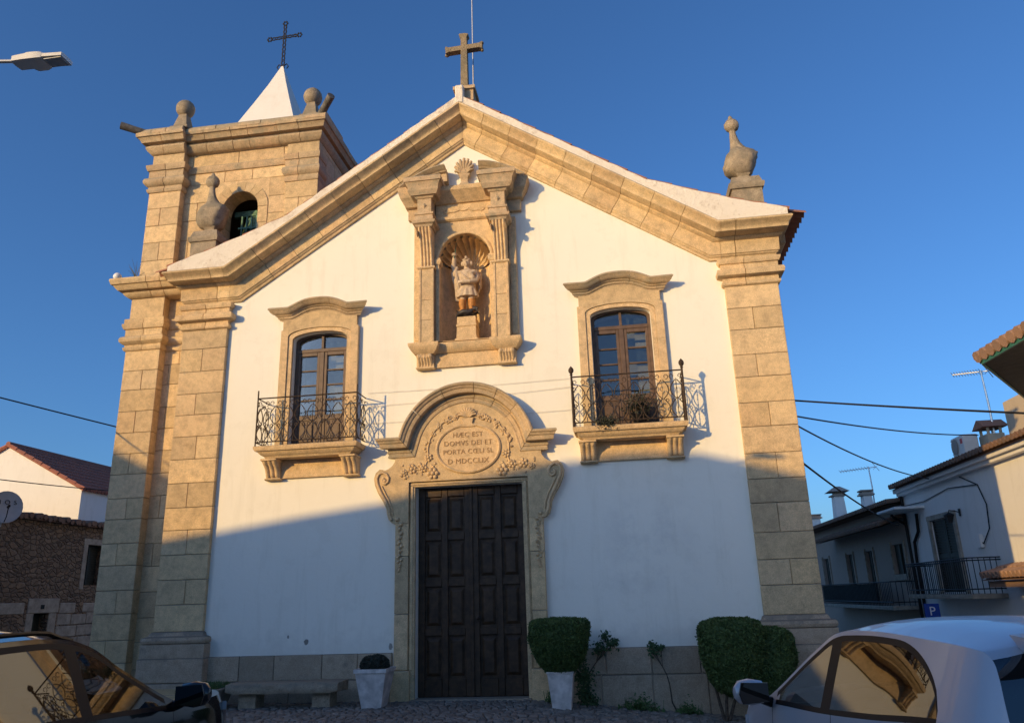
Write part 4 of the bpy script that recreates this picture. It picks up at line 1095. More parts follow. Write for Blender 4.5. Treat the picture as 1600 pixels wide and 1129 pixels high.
r_.loft([[(-14.45, 5.35, 4.19), (-14.45, 15.05, 4.19), (-14.45, 15.05, 4.25), (-14.45, 5.35, 4.25)], [(-22, 5.35, 4.92), (-22, 15.05, 4.92), (-22, 15.05, 4.98), (-22, 5.35, 4.98)]])
y = 5.4
while y < 15:
    dz = rnd.uniform(-.03, .05); r_.tint = rnd.random()
    for k in range(14):
        x0 = -14.36+rnd.uniform(-.05, .03) if k == 0 else -14.38-.42*k
        p = Vector((x0, y+rnd.uniform(-.015, .015), 4.27+.092*(-14.38-x0)+dz)); q = Vector((x0-.47, y+rnd.uniform(-.015, .015), 4.27+.092*(-14.38-x0+.47)+dz))
        r_.tint = rnd.random(); r_.tube([p, q], [.085, .07], 7)
    y += .19
obj('roof', r_, 'tile_old', h, 50)
f_ = MB(); f_.box(-15.0, -14.95, 10.0, 10.95, 2.38, 3.64); 
for k in range(16): f_.box(-14.94, -14.90, 10.05, 10.90, 2.42+k*.076, 2.48+k*.076)
f_.box(-14.93, -14.88, 10.44, 10.51, 2.4, 3.62)
obj('shutter', f_, 'shutter', h)
f_ = MB()
f_.box(-14.9, -14.585, 9.80, 9.997, 2.25, 3.72, .01); f_.box(-14.9, -14.588, 10.953, 11.10, 2.25, 3.72, .01); f_.box(-14.9, -14.58, 9.78, 11.12, 3.645, 3.83, .01)
obj('window_jambs', f_, 'lintel', h)
f_ = MB(); f_.box(-14.9, -14.57, 7.72, 9.0, 1.565, 1.98, .015); f_.box(-14.9, -14.583, 7.72, 7.997, -.9, 1.56, .012); f_.box(-14.9, -14.585, 8.623, 8.95, -.9, 1.56, .012)
for (a, b, c_, d_) in ((9.0, 9.6, 1.2, 1.52), (9.62, 10.3, 1.2, 1.5), (9.0, 9.9, .85, 1.17), (9.92, 10.8, .86, 1.18), (10.32, 11.2, 1.21, 1.55), (9.1, 10.0, .5, .82), (10.02, 11.0, .5, .83), (9.05, 9.75, 1.54, 1.85), (10.1, 10.9, 1.56, 1.84), (5.6, 7.6, 1.55, 1.86)):
    f_.tint = random.random(); f_.box(-14.8, -14.578, a, b, c_, d_, .02)
obj('door_surround', f_, 'lintel', h)
f_ = MB(); f_.box(-14.95, -14.88, 8.0, 8.62, -.9, 1.56); f_.box(-14.94, -14.86, 8.29, 8.32, -.9, 1.56)
obj('door', f_, 'shutter', h)
f_ = MB(); f_.box(-14.95, -14.88, 5.9, 6.7, -.9, 1.5); f_.box(-14.94, -14.86, 6.29, 6.32, -.9, 1.5); obj('door', f_, 'shutter', h)
f_ = MB(); f_.box(-14.566, -14.555, 8.22, 8.36, 1.68, 1.80); obj('number_plate', f_, 'plastic', h)

h = thing('white_gable_house', 'white limewashed house with dark red tiled roof, gable end sunlit, behind the stone house', 'house')
w_ = MB()
gx0, gx1, ga = -24.5, -17.72, -21.1
w_.prism([(gx0, -1.2), (gx1, -1.2), (gx1, 6.1), (ga, 7.88), (gx0, 6.1)], 13.45, 22.0)
obj('wall', w_, 'white', h)
r_ = MB(); rnd = random.Random(8)
for s, xe in ((1, gx1+.12), (-1, gx0-.12)):
    y = 13.40
    while y < 22:
        n = 9
        for k in range(n):
            t0, t1 = k/n, (k+1.08)/n
            zf = lambda t: 7.93+(6.03-7.93)*t
            r_.tint = rnd.random(); r_.tube([(lerp(ga, xe, t0), y+rnd.uniform(-.01, .01), zf(t0)), (lerp(ga, xe, t1), y+rnd.uniform(-.01, .01), zf(t1)+.02)], [.075, .095], 6)
        y += .22
    r_.add([(ga, 13.38, 7.9), (xe, 13.38, 6.0), (xe, 22.05, 6.0), (ga, 22.05, 7.9)], [(0, 1, 2, 3)])
r_.tube([(ga, 13.35, 7.97), (ga, 22.1, 7.97)], .10, 8)
obj('roof', r_, 'tile_red', h, 50)

h = thing('grey_rendered_house', 'grey rendered house wall cut off by the left edge, left of the satellite dish', 'house')
w_ = MB(); w_.prism([(-27, -1.2), (-14.5, -1.2), (-14.5, 5.75), (-20.5, 8.2), (-27, 5.75)], -6.0, 5.2); obj('wall', w_, 'greywall', h)
r_ = MB()
for a, b in (((-14.3, 5.80), (-20.5, 8.30)), ((-27.2, 5.80), (-20.5, 8.30))):
    r_.loft([[(a[0], -6.1, a[1]), (a[0], 5.25, a[1]), (a[0], 5.25, a[1]+.07), (a[0], -6.1, a[1]+.07)], [(b[0], -6.1, b[1]), (b[0], 5.25, b[1]), (b[0], 5.25, b[1]+.07), (b[0], -6.1, b[1]+.07)]])
obj('roof', r_, 'tile_old', h)
for ya in (1.0, -2.5):
    f_ = MB(); f_.box(-14.55, -14.46, ya, ya+1, 2.6, 4.0); obj('shutter', f_, 'shutter', h)

# satellite dish on the stone house eave
d = thing('satellite_dish', 'grey satellite dish with lettering on the stone house eave', 'satellite dish', None, (-13.75, 5.35, 4.30))
aim = Vector((.78, -.60, .12)).normalized()
q = MB()
side = aim.cross(Vector((0, 0, 1))).normalized(); up_ = side.cross(aim)
secs = []
for i in range(7):
    r = .40*i/6; dd = .07*(i/6)**2
    secs.append([tuple(aim*(dd)+side*(max(r, .004)*cos(2*pi*k/24))+up_*(max(r, .004)*1.08*sin(2*pi*k/24))) for k in range(24)])
secs2 = [[tuple(Vector(p)-aim*.012) for p in s_] for s_ in secs]
q.loft(secs, False); q.loft(secs2, False); q.loft([secs[-1], secs2[-1]], False)
obj('reflector', q, 'dish', d, 40)
q = MB(); q.tube([up_*-.40+aim*.06, up_*-.30+aim*.26, up_*-.06+aim*.36], .012, 6); q.tube([aim*.30+up_*-.06, aim*.42+up_*-.05], .035, 8)
obj('feed_arm', q, 'plastic', d)
q = MB(); q.tube([tuple(-aim*.01), tuple(-aim*.12), (-.12, .06, -.5)], .02, 6); obj('mast', q, 'metal', d)
q = MB(); v, f = text_verts('NOS', .17, .003, 1.9)
q.add([tuple(aim*(.034+z)-side*x*1.0+up_*(y+.13)) for x, y, z in v], f); obj('lettering', q, 'plastic', d)

# ================================================================ houses on the right
h = thing('white_balcony_house', 'white house with louvred balcony door, iron balcony and lantern in the descending side street', 'house')
w_ = MB(); wall_x(w_, 12.0, 4.75, 14.4, -3, 4.62, [hole(10.55, 12.3, 1.33, 3.42)], .4, 1)
w_.box(12.4, 20, 4.75, 5.1, -3, 4.62); w_.box(12.4, 20, 14.05, 14.4, -3, 4.62)
obj('wall', w_, 'white', h)
def flat_barrel(mb, x0, x1, y0, y1, z0, z1, seed, pitch=.21):
    rnd = random.Random(seed); y = y0; L = abs(x1-x0); n = max(2, int(L/.42))
    mb.add([(x0, y0, z0-.05), (x0, y1, z0-.05), (x1, y1, z1-.05), (x1, y0, z1-.05)], [(0, 1, 2, 3)])
    mb.add([(x0, y0, z0-.11), (x0, y1, z0-.11), (x1, y1, z1-.11), (x1, y0, z1-.11)], [(0, 1, 2, 3)])
    while y < y1:
        for k in range(n):
            t0, t1 = k/n, (k+1.1)/n; mb.tint = rnd.random()
            mb.tube([(lerp(x0, x1, t0), y, lerp(z0, z1, t0)+.015), (lerp(x0, x1, t1), y, lerp(z0, z1, t1))], [.085, .07], 7)
        y += pitch
r_ = MB(); flat_barrel(r_, 11.62, 18, 4.5, 14.4, 4.74, 5.7, 41); obj('roof', r_, 'tile_old', h, 50)
c_ = MB(); c_.box(11.72, 12.0, 4.6, 14.4, 4.52, 4.64, .01); c_.box(11.82, 12.0, 4.7, 14.4, 4.42, 4.52, .01); obj('eave_moulding', c_, 'white', h)
c_ = MB(); c_.box(11.93, 12.02, 10.40, 10.547, 1.3, 3.50, .006); c_.box(11.93, 12.02, 12.303, 12.45, 1.3, 3.50, .006); c_.box(11.925, 12.02, 10.38, 12.47, 3.425, 3.57, .006)
obj('door_frame', c_, 'lintel', h)
for a, b in ((10.56, 11.41), (11.44, 12.29)):
    c_ = MB(); c_.box(12.08, 12.10, a, b, 1.34, 3.41)
    c_.box(12.03, 12.08, a, a+.08, 1.34, 3.41); c_.box(12.03, 12.08, b-.08, b, 1.34, 3.41); c_.box(12.03, 12.08, a+.08, b-.08, 2.3, 2.4)
    for k in range(26): c_.box(12.045, 12.078, a+.09, b-.09, 1.38+k*.078, 1.425+k*.078)
    obj('louvred_shutter', c_, 'shutter', h)
c_ = MB(); c_.box(11.15, 12.0, 8.2, 12.85, 1.18, 1.30, .015); bo = obj('balcony', c_, 'lintel', h)
c_ = MB()
for z in (1.42, 2.12, 2.18):
    c_.tube([(11.2, 8.25, z), (11.2, 12.8, z)], .018, 6)
    for y in (8.25, 12.8): c_.tube([(11.2, y, z), (12.0, y, z)], .018, 6)
for k in range(34): c_.tube([(11.2, 8.25+k*.138, 1.30), (11.2, 8.25+k*.138, 2.18)], .011, 5)
for k in range(1, 6):
    for y in (8.25, 12.8): c_.tube([(11.2+k*.138, y, 1.30), (11.2+k*.138, y, 2.18)], .011, 5)
obj('railing', c_, 'blackiron', bo)
c_ = MB(); flat_barrel(c_, 11.2, 12.0, 3.6, 7.7, 1.72, 1.95, 44); c_.box(11.35, 12.0, 3.7, 7.6, 1.45, 1.60); obj('porch_canopy', c_, 'tile_pale', h, 50)
c_ = MB(); c_.box(11.1, 12.0, 12.6, 14.4, 3.86, 3.94, .01); obj('balcony_canopy', c_, 'white', h)
c_ = MB(); c_.box(13.0, 15.5, 5.2, 8.55, 4.5, 6.2, .02); obj('roof_room', c_, 'beige', h)
c_ = MB(); c_.box(13.2, 13.9, 6.6, 7.4, 6.2, 6.55); c_.prism([(13.05, 6.55), (14.05, 6.55), (13.55, 6.85)], 6.45, 7.55); obj('chimney', c_, 'beige', h)
c_ = MB(); c_.box(12.75, 13.2, 9.2, 9.75, 5.0, 5.50, .01); c_.box(12.78, 12.84, 9.22, 9.28, 5.5, 5.68); c_.box(12.78, 12.84, 9.66, 9.72, 5.5, 5.68); c_.box(13.1, 13.16, 9.22, 9.28, 5.5, 5.68); c_.box(13.1, 13.16, 9.66, 9.72, 5.5, 5.68)
co = obj('chimney', c_, 'beige', h)
c_ = MB(); c_.loft([[(12.65, 9.08, 5.68), (12.65, 9.86, 5.68), (13.3, 9.86, 5.68), (13.3, 9.08, 5.68)], [(12.65, 9.45, 5.92), (12.65, 9.49, 5.92), (13.3, 9.49, 5.92), (13.3, 9.45, 5.92)]]); obj('chimney_cap', c_, 'tile', co)
c_ = MB(); c_.box(11.9, 12.0, 8.95, 9.2, 2.45, 2.80, .01); obj('meter_box', c_, 'white', h)
c_ = MB(); c_.tube([(11.97, 9.6, 4.4), (11.97, 8.6, 4.05), (11.965, 8.3, 3.5), (11.96, 8.4, 2.9), (11.96, 8.9, 2.55), (11.96, 9.0, 2.6)], .016, 5); c_.tube([(11.97, 8.6, 4.05), (11.97, 10.5, 4.2), (11.97, 12.5, 4.05), (11.97, 14.3, 4.1)], .014, 5); obj('wall_cable', c_, 'cable', h)
c_ = MB(); c_.tube([(11.95, 14.3, 4.5), (11.93, 14.3, 4.3), (11.93, 14.3, -1.5)], .05, 8); c_.tube([(11.4, 13.9, 3.78), (11.6, 14.2, 3.70), (11.93, 14.3, 3.5)], .045, 8); c_.tube([(11.93, 13.2, 3.75), (11.93, 13.3, 3.2), (11.93, 13.8, 2.9), (11.93, 13.9, 2.2), (11.93, 13.9, -1.5)], .05, 8); obj('downpipe', c_, 'plastic', h, 40)
t = thing('wall_lantern', 'dark iron lantern on the white wall above the balcony door', 'lantern', None, (11.98, 10.05, 3.42))
q = MB(); q.tube([(0, 0, .05), (-.15, 0, .10), (-.28, 0, .12), (-.30, 0, .04)], .014, 6); q.box(-.02, .0, -.05, .05, -.05, .15); obj('bracket', q, 'blackiron', t)
q = MB(); q.rects([(-.22, -.35, -.25, -.05, .05), (-.02, -.40, -.20, -.10, .10), (-.015, -.42, -.18, -.12, .12), (.05, -.33, -.27, -.03, .03)]); obj('lamp_body', q, 'blackiron', t)
t = thing('air_conditioner', 'cream air conditioning unit on the tiled roof in front of the small capped chimney', 'air conditioner', None, (12.4, 9.85, 4.9))
q = MB(); q.box(-.2, .2, -.40, .42, .12, .66, .02); q.box(-.2, .2, -.38, .40, 0, .12); obj('casing', q, 'ac', t)
q = MB(); q.lathe((-.215, .16, .39), [(.21, 0), (.22, -.012), (.19, -.016), (.02, -.016)], 20, 'x'); 
for k in range(6): q.box(-.235, -.228, -.05, .37, .20+k*.075, .212+k*.075)
obj('fan_grille', q, 'greywall', t)
q = MB(); q.box(-.208, -.2, -.34, -.20, .42, .56); obj('badge', q, 'redlabel', t)
def antenna(name, label, loc, hgt, arm, mat='metal'):
    t = thing(name, label, 'antenna', 'television antennas over the side street', loc)
    q = MB(); q.tube([(0, 0, 0), (0.02, 0, hgt*.5), (0, 0, hgt)], [.03, .028, .022], 6); obj('mast', q, mat, t)
    q = MB(); d = Vector(arm); p0 = Vector((0, 0, hgt-.05)); q.tube([p0-d*.25, p0+d], .018, 5); n_ = Vector((0, 0, 1)).cross(d).normalized()
    for k in range(11):
        c_ = p0+d*(k/10); q.tube([c_-n_*(.16-.006*k)-Vector((0, 0, .05)), c_+n_*(.16-.006*k)+Vector((0, 0, .05))], .010, 4)
    q.tube([p0-d*.25-n_*.3+Vector((0, 0, .14)), p0-d*.25-Vector((0, 0, .02)), p0-d*.25+n_*.3+Vector((0, 0, .14))], .012, 4); q.tube([p0-d*.25-n_*.3-Vector((0, 0, .14)), p0-d*.25, p0-d*.25+n_*.3-Vector((0, 0, .14))], .012, 4)
    obj('aerial', q, mat, t)
antenna('tv_antenna', 'tall thin television antenna rising beside the capped chimney and cream unit', (13.0, 9.35, 5.3), 2.05, (-.55, .5, .08))
antenna('tv_antenna', 'pale television antenna over the dark house chimneys', (12.9, 20.4, 4.6), 1.75, (-.95, .75, .0), 'signwhite')

h = thing('dark_terraced_house', 'shaded brown rendered terraced house with long screened balcony and white chimneys down the side street', 'house')
w_ = MB(); wall_x(w_, 12.02, 14.41, 40, -3, 4.2, [hole(15.1, 16.4, 1.95, 2.95), hole(18.6, 19.6, .95, 2.9), hole(21.4, 22.4, .95, 2.9), hole(25.4, 26.6, 1.6, 2.9), hole(28.4, 29.6, 1.6, 2.9)], .4, 1); w_.box(12.42, 20, 39.6, 40, -3, 4.2)
obj('wall', w_, 'darkwall', h)
r_ = MB(); flat_barrel(r_, 11.45, 18, 14.42, 40.2, 4.28, 5.05, 42); obj('roof', r_, 'tile_old', h, 50)
c_ = MB(); flat_barrel(c_, 11.1, 12.0, 14.45, 24, 3.55, 3.85, 45); obj('canopy', c_, 'tile_old', h, 50)
for (a, b, z0, z1) in ((15.1, 16.4, 1.95, 2.95), (18.6, 19.6, .95, 2.9), (21.4, 22.4, .95, 2.9), (25.4, 26.6, 1.6, 2.9), (28.4, 29.6, 1.6, 2.9)):
    c_ = MB(); c_.box(12.12, 12.16, a, b, z0, z1); c_.box(12.06, 12.12, (a+b)/2-.03, (a+b)/2+.03, z0, z1); wf = obj('window', c_, 'shutter', h)
    c_ = MB(); c_.box(11.96, 12.03, a-.12, a-.003, z0-.1, z1+.1); c_.box(11.96, 12.03, b+.003, b+.12, z0-.1, z1+.1); c_.box(11.955, 12.03, a-.12, b+.12, z0-.2, z0-.003) ; obj('frame', c_, 'lintel', wf)
c_ = MB(); c_.box(11.15, 12.02, 14.5, 24.2, .80, .93, .015); bo = obj('balcony', c_, 'lintel', h)
c_ = MB()
for z in (1.05, 1.7): c_.tube([(11.2, 14.55, z), (11.2, 24.1, z)], .02, 6); c_.tube([(11.2, 14.55, z), (12, 14.55, z)], .02, 6)
for k in range(56): c_.tube([(11.2, 14.55+k*.172, .93), (11.2, 14.55+k*.172, 1.7)], .011, 4)
for k in range(1, 5): c_.tube([(11.2+k*.17, 14.55, .93), (11.2+k*.17, 14.55, 1.7)], .011, 4)
obj('railing', c_, 'blackiron', bo)
c_ = MB(); c_.box(11.22, 11.23, 16.3, 24.0, 1.0, 1.66); obj('screen_cloth', c_, 'shade', bo)
for (y, z0, z1, w0) in ((24.5, 4.2, 5.62, .33), (20.05, 4.3, 5.12, .27), (29.4, 4.2, 5.05, .32)):
    c_ = MB(); c_.rects([(z0, 12.3, 12.3+2*w0*.8, y-w0, y+w0), (z1, 12.36, 12.3+2*w0*.8-.06, y-w0*.8, y+w0*.8)]); co = obj('chimney', c_, 'white', h)
    c_ = MB(); c_.rects([(z1, 12.25, 12.35+2*w0*.8, y-w0-.02, y+w0+.02), (z1+.06, 12.25, 12.35+2*w0*.8, y-w0-.02, y+w0+.02)])
    if w0 > .325: c_.rects([(z1+.06, 12.40, 12.45+w0, y-w0*.6, y+w0*.6), (z1+.20, 12.40, 12.45+w0, y-w0*.6, y+w0*.6)]); c_.rects([(z1+.20, 12.1, 12.5+2*w0*.8, y-w0*1.4, y+w0*1.4), (z1+.46, 12.5, 12.55+w0*.5, y-.06, y+.06)])
    else: c_.rects([(z1+.06, 12.3, 12.3+2*w0*.8, y-w0*.9, y+w0*.9), (z1+.13, 12.3, 12.3+2*w0*.8, y-w0*.9, y+w0*.9)]); c_.rects([(z1+.16, 12.27, 12.33+2*w0*.8, y-w0, y+w0), (z1+.22, 12.27, 12.33+2*w0*.8, y-w0, y+w0)])
    obj('chimney_cap', c_, 'darkwall', co)
t = thing('parking_sign', 'blue square parking sign with white letter P below the balcony', 'sign', None, (10.6, 9.55, gz(10.6, 9.55)))
q = MB(); q.tube([(0, 0, 0), (0, 0, 2.05)], .03, 8); obj('post', q, 'metal', t)
zs = .90-gz(10.6, 9.55)
q = MB(); q.box(-.19, .19, -.05, -.03, zs-.20, zs+.18, .004); po = obj('sign_plate', q, 'blue', t)
q = MB(); v, f = text_verts('P', .32, .003); q.add([(x, -.054-z, zs-.02+y) for x, y, z in v], f); obj('letter', q, 'signwhite', po)

h = thing('corner_house', 'house corner with green painted eave and clay tiles at the upper right edge', 'house')
rp = [(8.38, -.96), (8.80, -9.0), (19, -9.0), (19, 4.2), (11.9, 4.2)]
ctr = Vector((15.0, -2.5, 7.6))
def ring(inset, z):
    c_ = Vector((14.5, -2.6)); return [(p[0]+(c_.x-p[0])*inset, p[1]+(c_.y-p[1])*inset, z) for p in rp]
wp = [(9.42, -1.15), (9.75, -8.6), (18.6, -8.6), (18.6, 3.9), (12.75, 3.9)]
w_ = MB(); w_.loft([[(x, y, z) for x, y in wp] for z in (-3, 4.80)]); obj('wall', w_, 'white', h)
s_ = MB(); s_.loft([[(x, y, z) for x, y in rp] for z in (4.82, 4.87)]); obj('soffit', s_, 'darksoffit', h)
s_ = MB()
for i in range(len(rp)):
    a = Vector((*rp[i], 0)); b = Vector((*rp[(i+1) % len(rp)], 0)); d_ = (b-a).normalized(); n_ = Vector((d_.y, -d_.x, 0))
    if (a+n_-Vector((14.5, -2.6, 0))).length < (a-Vector((14.5, -2.6, 0))).length: n_ = -n_
    s_.loft([[tuple(p+n_*o+Vector((0, 0, z))) for o, z in ((.0, 4.80), (.035, 4.80), (.035, 4.95), (.0, 4.95))] for p in (a-d_*.0, b)])
obj('fascia', s_, 'green', h)
s_ = MB(); rnd = random.Random(77)
bse = [(p[0], p[1], 4.90) for p in rp]
for i in range(len(rp)):
    s_.add([bse[i], bse[(i+1) % len(rp)], tuple(ctr)], [(0, 1, 2)])
    a = Vector(bse[i]); b = Vector(bse[(i+1) % len(rp)]); L = (b-a).length; k = 0
    if i in (2, 3): continue
    while k*.2 < L:
        p = a+(b-a)*(k*.2/L); d_ = (b-a).normalized(); inn = Vector((-d_.y, d_.x, 0))
        if (p+inn-ctr).xy.length > (p-ctr).xy.length: inn = -inn
        pl_n = (b-a).cross(ctr-a).normalized(); slope = -(pl_n.x*inn.x+pl_n.y*inn.y)/pl_n.z
        for m_ in range(5):
            q0 = p+inn*(m_*.42-.09)+Vector((0, 0, slope*(m_*.42-.09)+.05)); q1 = p+inn*(m_*.42+.37)+Vector((0, 0, slope*(m_*.42+.37)+.035))
            s_.tint = rnd.random(); s_.tube([q0, q1], [.095, .075], 8)
        k += 1
obj('roof', s_, 'tile_pale', h, 50)

# houses across the square, behind the viewpoint: they throw the long evening shadow
def far(eqx, eqz, y): return (eqx+.83*y, eqz-.27*y)
h = thing('street_house', 'tall rendered house with a clipped gable across the square, facing the church', 'house')
y0 = -19.0
top = [(-5.95, 2.64), (-5.52, 2.70), (-3.1, 3.02), (-1.3, 3.22), (1.7, 3.74), (2.9, 3.82), (4.0, 3.78), (4.8, 3.56), (5.7, 3.27), (8.5, 2.55), (14, 1.6)]
def facade_house(h, top, y0, dep, mat, zb=-1, nwin=5, fall=0.0, shear=0.0):
    pts = [far(a, b, y0) for a, b in top]
    w_ = MB(); outl = [(pts[0][0], zb), (pts[-1][0], zb)]+pts[::-1]
    w_.loft([[(x, y0, z) for x, z in outl], [(x-shear*dep, y0-dep, max(zb, z-fall) if i > 1 else z) for i, (x, z) in enumerate(outl)]]); obj('wall', w_, mat, h)
    x0, x1 = pts[0][0], pts[-1][0]
    r_ = MB()
    for a, b in zip(pts[:-1], pts[1:]): r_.loft([[(a[0]-shear*dep, y0-dep, a[1]+.005-fall), (a[0], y0+.0, a[1]+.005), (a[0], y0+.0, a[1]+.05), (a[0]-shear*dep, y0-dep, a[1]+.05-fall)], [(b[0]-shear*dep, y0-dep, b[1]+.005-fall), (b[0], y0, b[1]+.005), (b[0], y0, b[1]+.05), (b[0]-shear*dep, y0-dep, b[1]+.05-fall)]])
    obj('roof', r_, 'tile_old', h)
    for k in range(nwin):
        x = lerp(x0, x1, (k+.5)/nwin)
        for z in (.9, 4.0):
            f_ = MB(); f_.box(x-.55, x+.55, y0+.002, y0+.06, z, z+1.9); fo = obj('window', f_, 'lintel', h)
            f_ = MB(); f_.box(x-.45, x+.45, y0+.061, y0+.075, z+.1, z+1.8); obj('pane', f_, 'glass', fo)
facade_house(h, top, y0, 8, 'white')
h = thing('street_house', 'taller rendered house with sloping roof across the square, left of the clipped gable', 'house')
facade_house(h, [(-20, 5.2), (-13, 6.4), (-10, 6.1), (-7.43, 4.62), (-6.2, 4.0), (-5.74, 3.74)], -19.0, 5, 'beige', -1, 4, 1.5, .86)

# ================================================================ wires
def wire(name, label, a, b, sag, r=.012, n=16, cat='wire', mat='cable', group='overhead wires'):
    q = MB(); a = Vector(a); b = Vector(b)
    q.tube([tuple(a+(b-a)*(i/n)+Vector((0, 0, -4*sag*(i/n)*(1-i/n)))) for i in range(n+1)], r, 5)
    tag(obj(name, q, mat, None, 60), label, cat, group)
wire('overhead_wire', 'black wire running left from the tower side high over the lane', (-7.16, .6, 5.05), (-13.5, -8.8, 6.60), .05, .014)
wire('overhead_wire', 'black wire in front of the sunlit white gable on the left', (-13.9, 4.0, 4.98), (-11.2, 9.5, 5.0), .06, .014)
wire('overhead_wire', 'thick black wire highest of those from the right church corner', (5.70, .4, 4.74), (9.35, -4.75, 2.98), .03, .016)
wire('overhead_wire', 'thin black wire from the church corner towards the capped chimney', (5.70, .5, 4.49), (12.6, 9.4, 5.5), .10, .016)
wire('overhead_wire', 'sagging black wire from the church corner to the eave of the white house', (5.70, .6, 4.40), (11.9, 11.4, 4.60), .18, .016)
wire('overhead_wire', 'lowest black wire dropping steeply from the church corner to the dark canopy', (5.70, .45, 3.72), (11.6, 14.0, 3.45), .12, .02)
for k, (za, zb, sg) in enumerate(((5.28, 5.30, .02), (5.02, 5.14, .02), (4.70, 4.72, .015))):
    wire('thin_cord', ('uppermost', 'middle', 'lowest')[k]+' of the thin pale cords stretched along the white wall above the portal', (-1.88, -.03, za), (1.93, -.03, zb), sg, .0035, 10, 'cord', 'cord', 'cords along the facade')

# ================================================================ street lamp (upper left)
t = thing('street_lamp', 'pale street lamp head on a thin arm in the sky at upper left', 'street lamp', None, (-4.9, -8.95, 0))
q = MB(); q.tube([(0, 0, -.1), (0, 0, 4), (0, 0, 5.5)], [.08, .07, .05], 10); obj('pole', q, 'metal', t, 50)
HX, HY, HZ = LAMP_X+4.9, LAMP_Y+8.95, LAMP_Z
q = MB(); q.tube([(0, 0, 5.45), (.3, .0, 5.62), (1.0, .02, HZ-.05), (HX-.28, HY-.02, HZ)], [.03, .03, .024, .017], 8); obj('arm', q, 'metal', t, 50)
q = MB()
def sect(x, y, z, wy, zt, zb): return [(HX+x, HY+y-wy, HZ+z+zb), (HX+x, HY+y+wy, HZ+z+zb), (HX+x, HY+y+wy, HZ+z+zt*.4), (HX+x, HY+y+wy*.6, HZ+z+zt), (HX+x, HY+y-wy*.6, HZ+z+zt), (HX+x, HY+y-wy, HZ+z+zt*.4)]
q.loft([sect(-.29, 0, 0, .02, .03, -.02), sect(-.27, 0, 0, .062, .046, -.03), sect(-.16, 0, 0, .066, .052, -.03), sect(-.12, 0, -.004, .082, .052, -.042), sect(-.03, 0, -.006, .082, .046, -.042), sect(.01, 0, -.008, .07, .03, -.032)])
obj('housing', q, 'ledwhite', t, 30)
q = MB(); q.loft([sect(.012, 0, -.008, .068, .018, -.024), sect(.19, .005, -.016, .068, .016, -.024)]); obj('led_panel', q, 'ledwhite', t)
q = MB(); q.box(HX+.025, HX+.18, HY-.052, HY+.056, HZ-.048, HZ-.043); obj('lens', q, 'metal', t)

# small floodlight on the tower cornice
t = thing('floodlight', 'small white floodlight on the left end of the tower cornice', 'floodlight', None, (-7.42, .12, 8.10))
q = MB(); q.ball((0, 0, .10), .085, 10, 8); obj('lamp_body', q, 'signwhite', t, 60); q = MB(); q.tube([(0, 0, 0), (0, 0, .04)], .03, 8); obj('foot', q, 'metal', t)
t = thing('tower_weed', 'dry tuft of weeds growing on the tower cornice ledge', 'weed', None, (-7.0, .12, 8.10))
q = MB(); rnd = random.Random(2)
for k in range(16):
    a = rnd.uniform(0, 6.28); l = rnd.uniform(.15, .42); q.tube([(0, 0, 0), (.05*cos(a), .05*sin(a), l*.5), (.16*cos(a), .16*sin(a), l)], [.006, .005, .002], 3)
obj('stems', q, 'deadleaf', t)

# ================================================================ bench, pots, shrubs, plants
t = thing('stone_bench', 'worn granite slab bench against the plinth left of the portal', 'bench')
q = MB(); n = 14; secs = []
for i in range(n+1):
    x = lerp(-3.86, -1.98, i/n); j = lambda k: .012*noise.noise(Vector((x*3, k*5.1, 0)))
    e_ = .025 if i in (0, n) else 0
    secs.append([(x, -.86+e_+j(1), .22+e_+j(2)), (x, -.36, .22+j(3)), (x, -.34, .36), (x, -.36, .375+j(4)), (x, -.84+e_, .378-e_*.6+j(5)), (x, -.87+e_, .345+j(6)), (x, -.875+e_, .26+j(7))])
q.loft(secs); obj('seat', q, 'stone_grey', t, 40)
for x in (-3.52, -2.28):
    q = MB(); q.rects([(-.06, x-.15, x+.15, -.74, -.44), (.1, x-.145, x+.14, -.75, -.43), (.219, x-.15, x+.15, -.74, -.44)]); obj('leg', q, 'stone_grey', t)

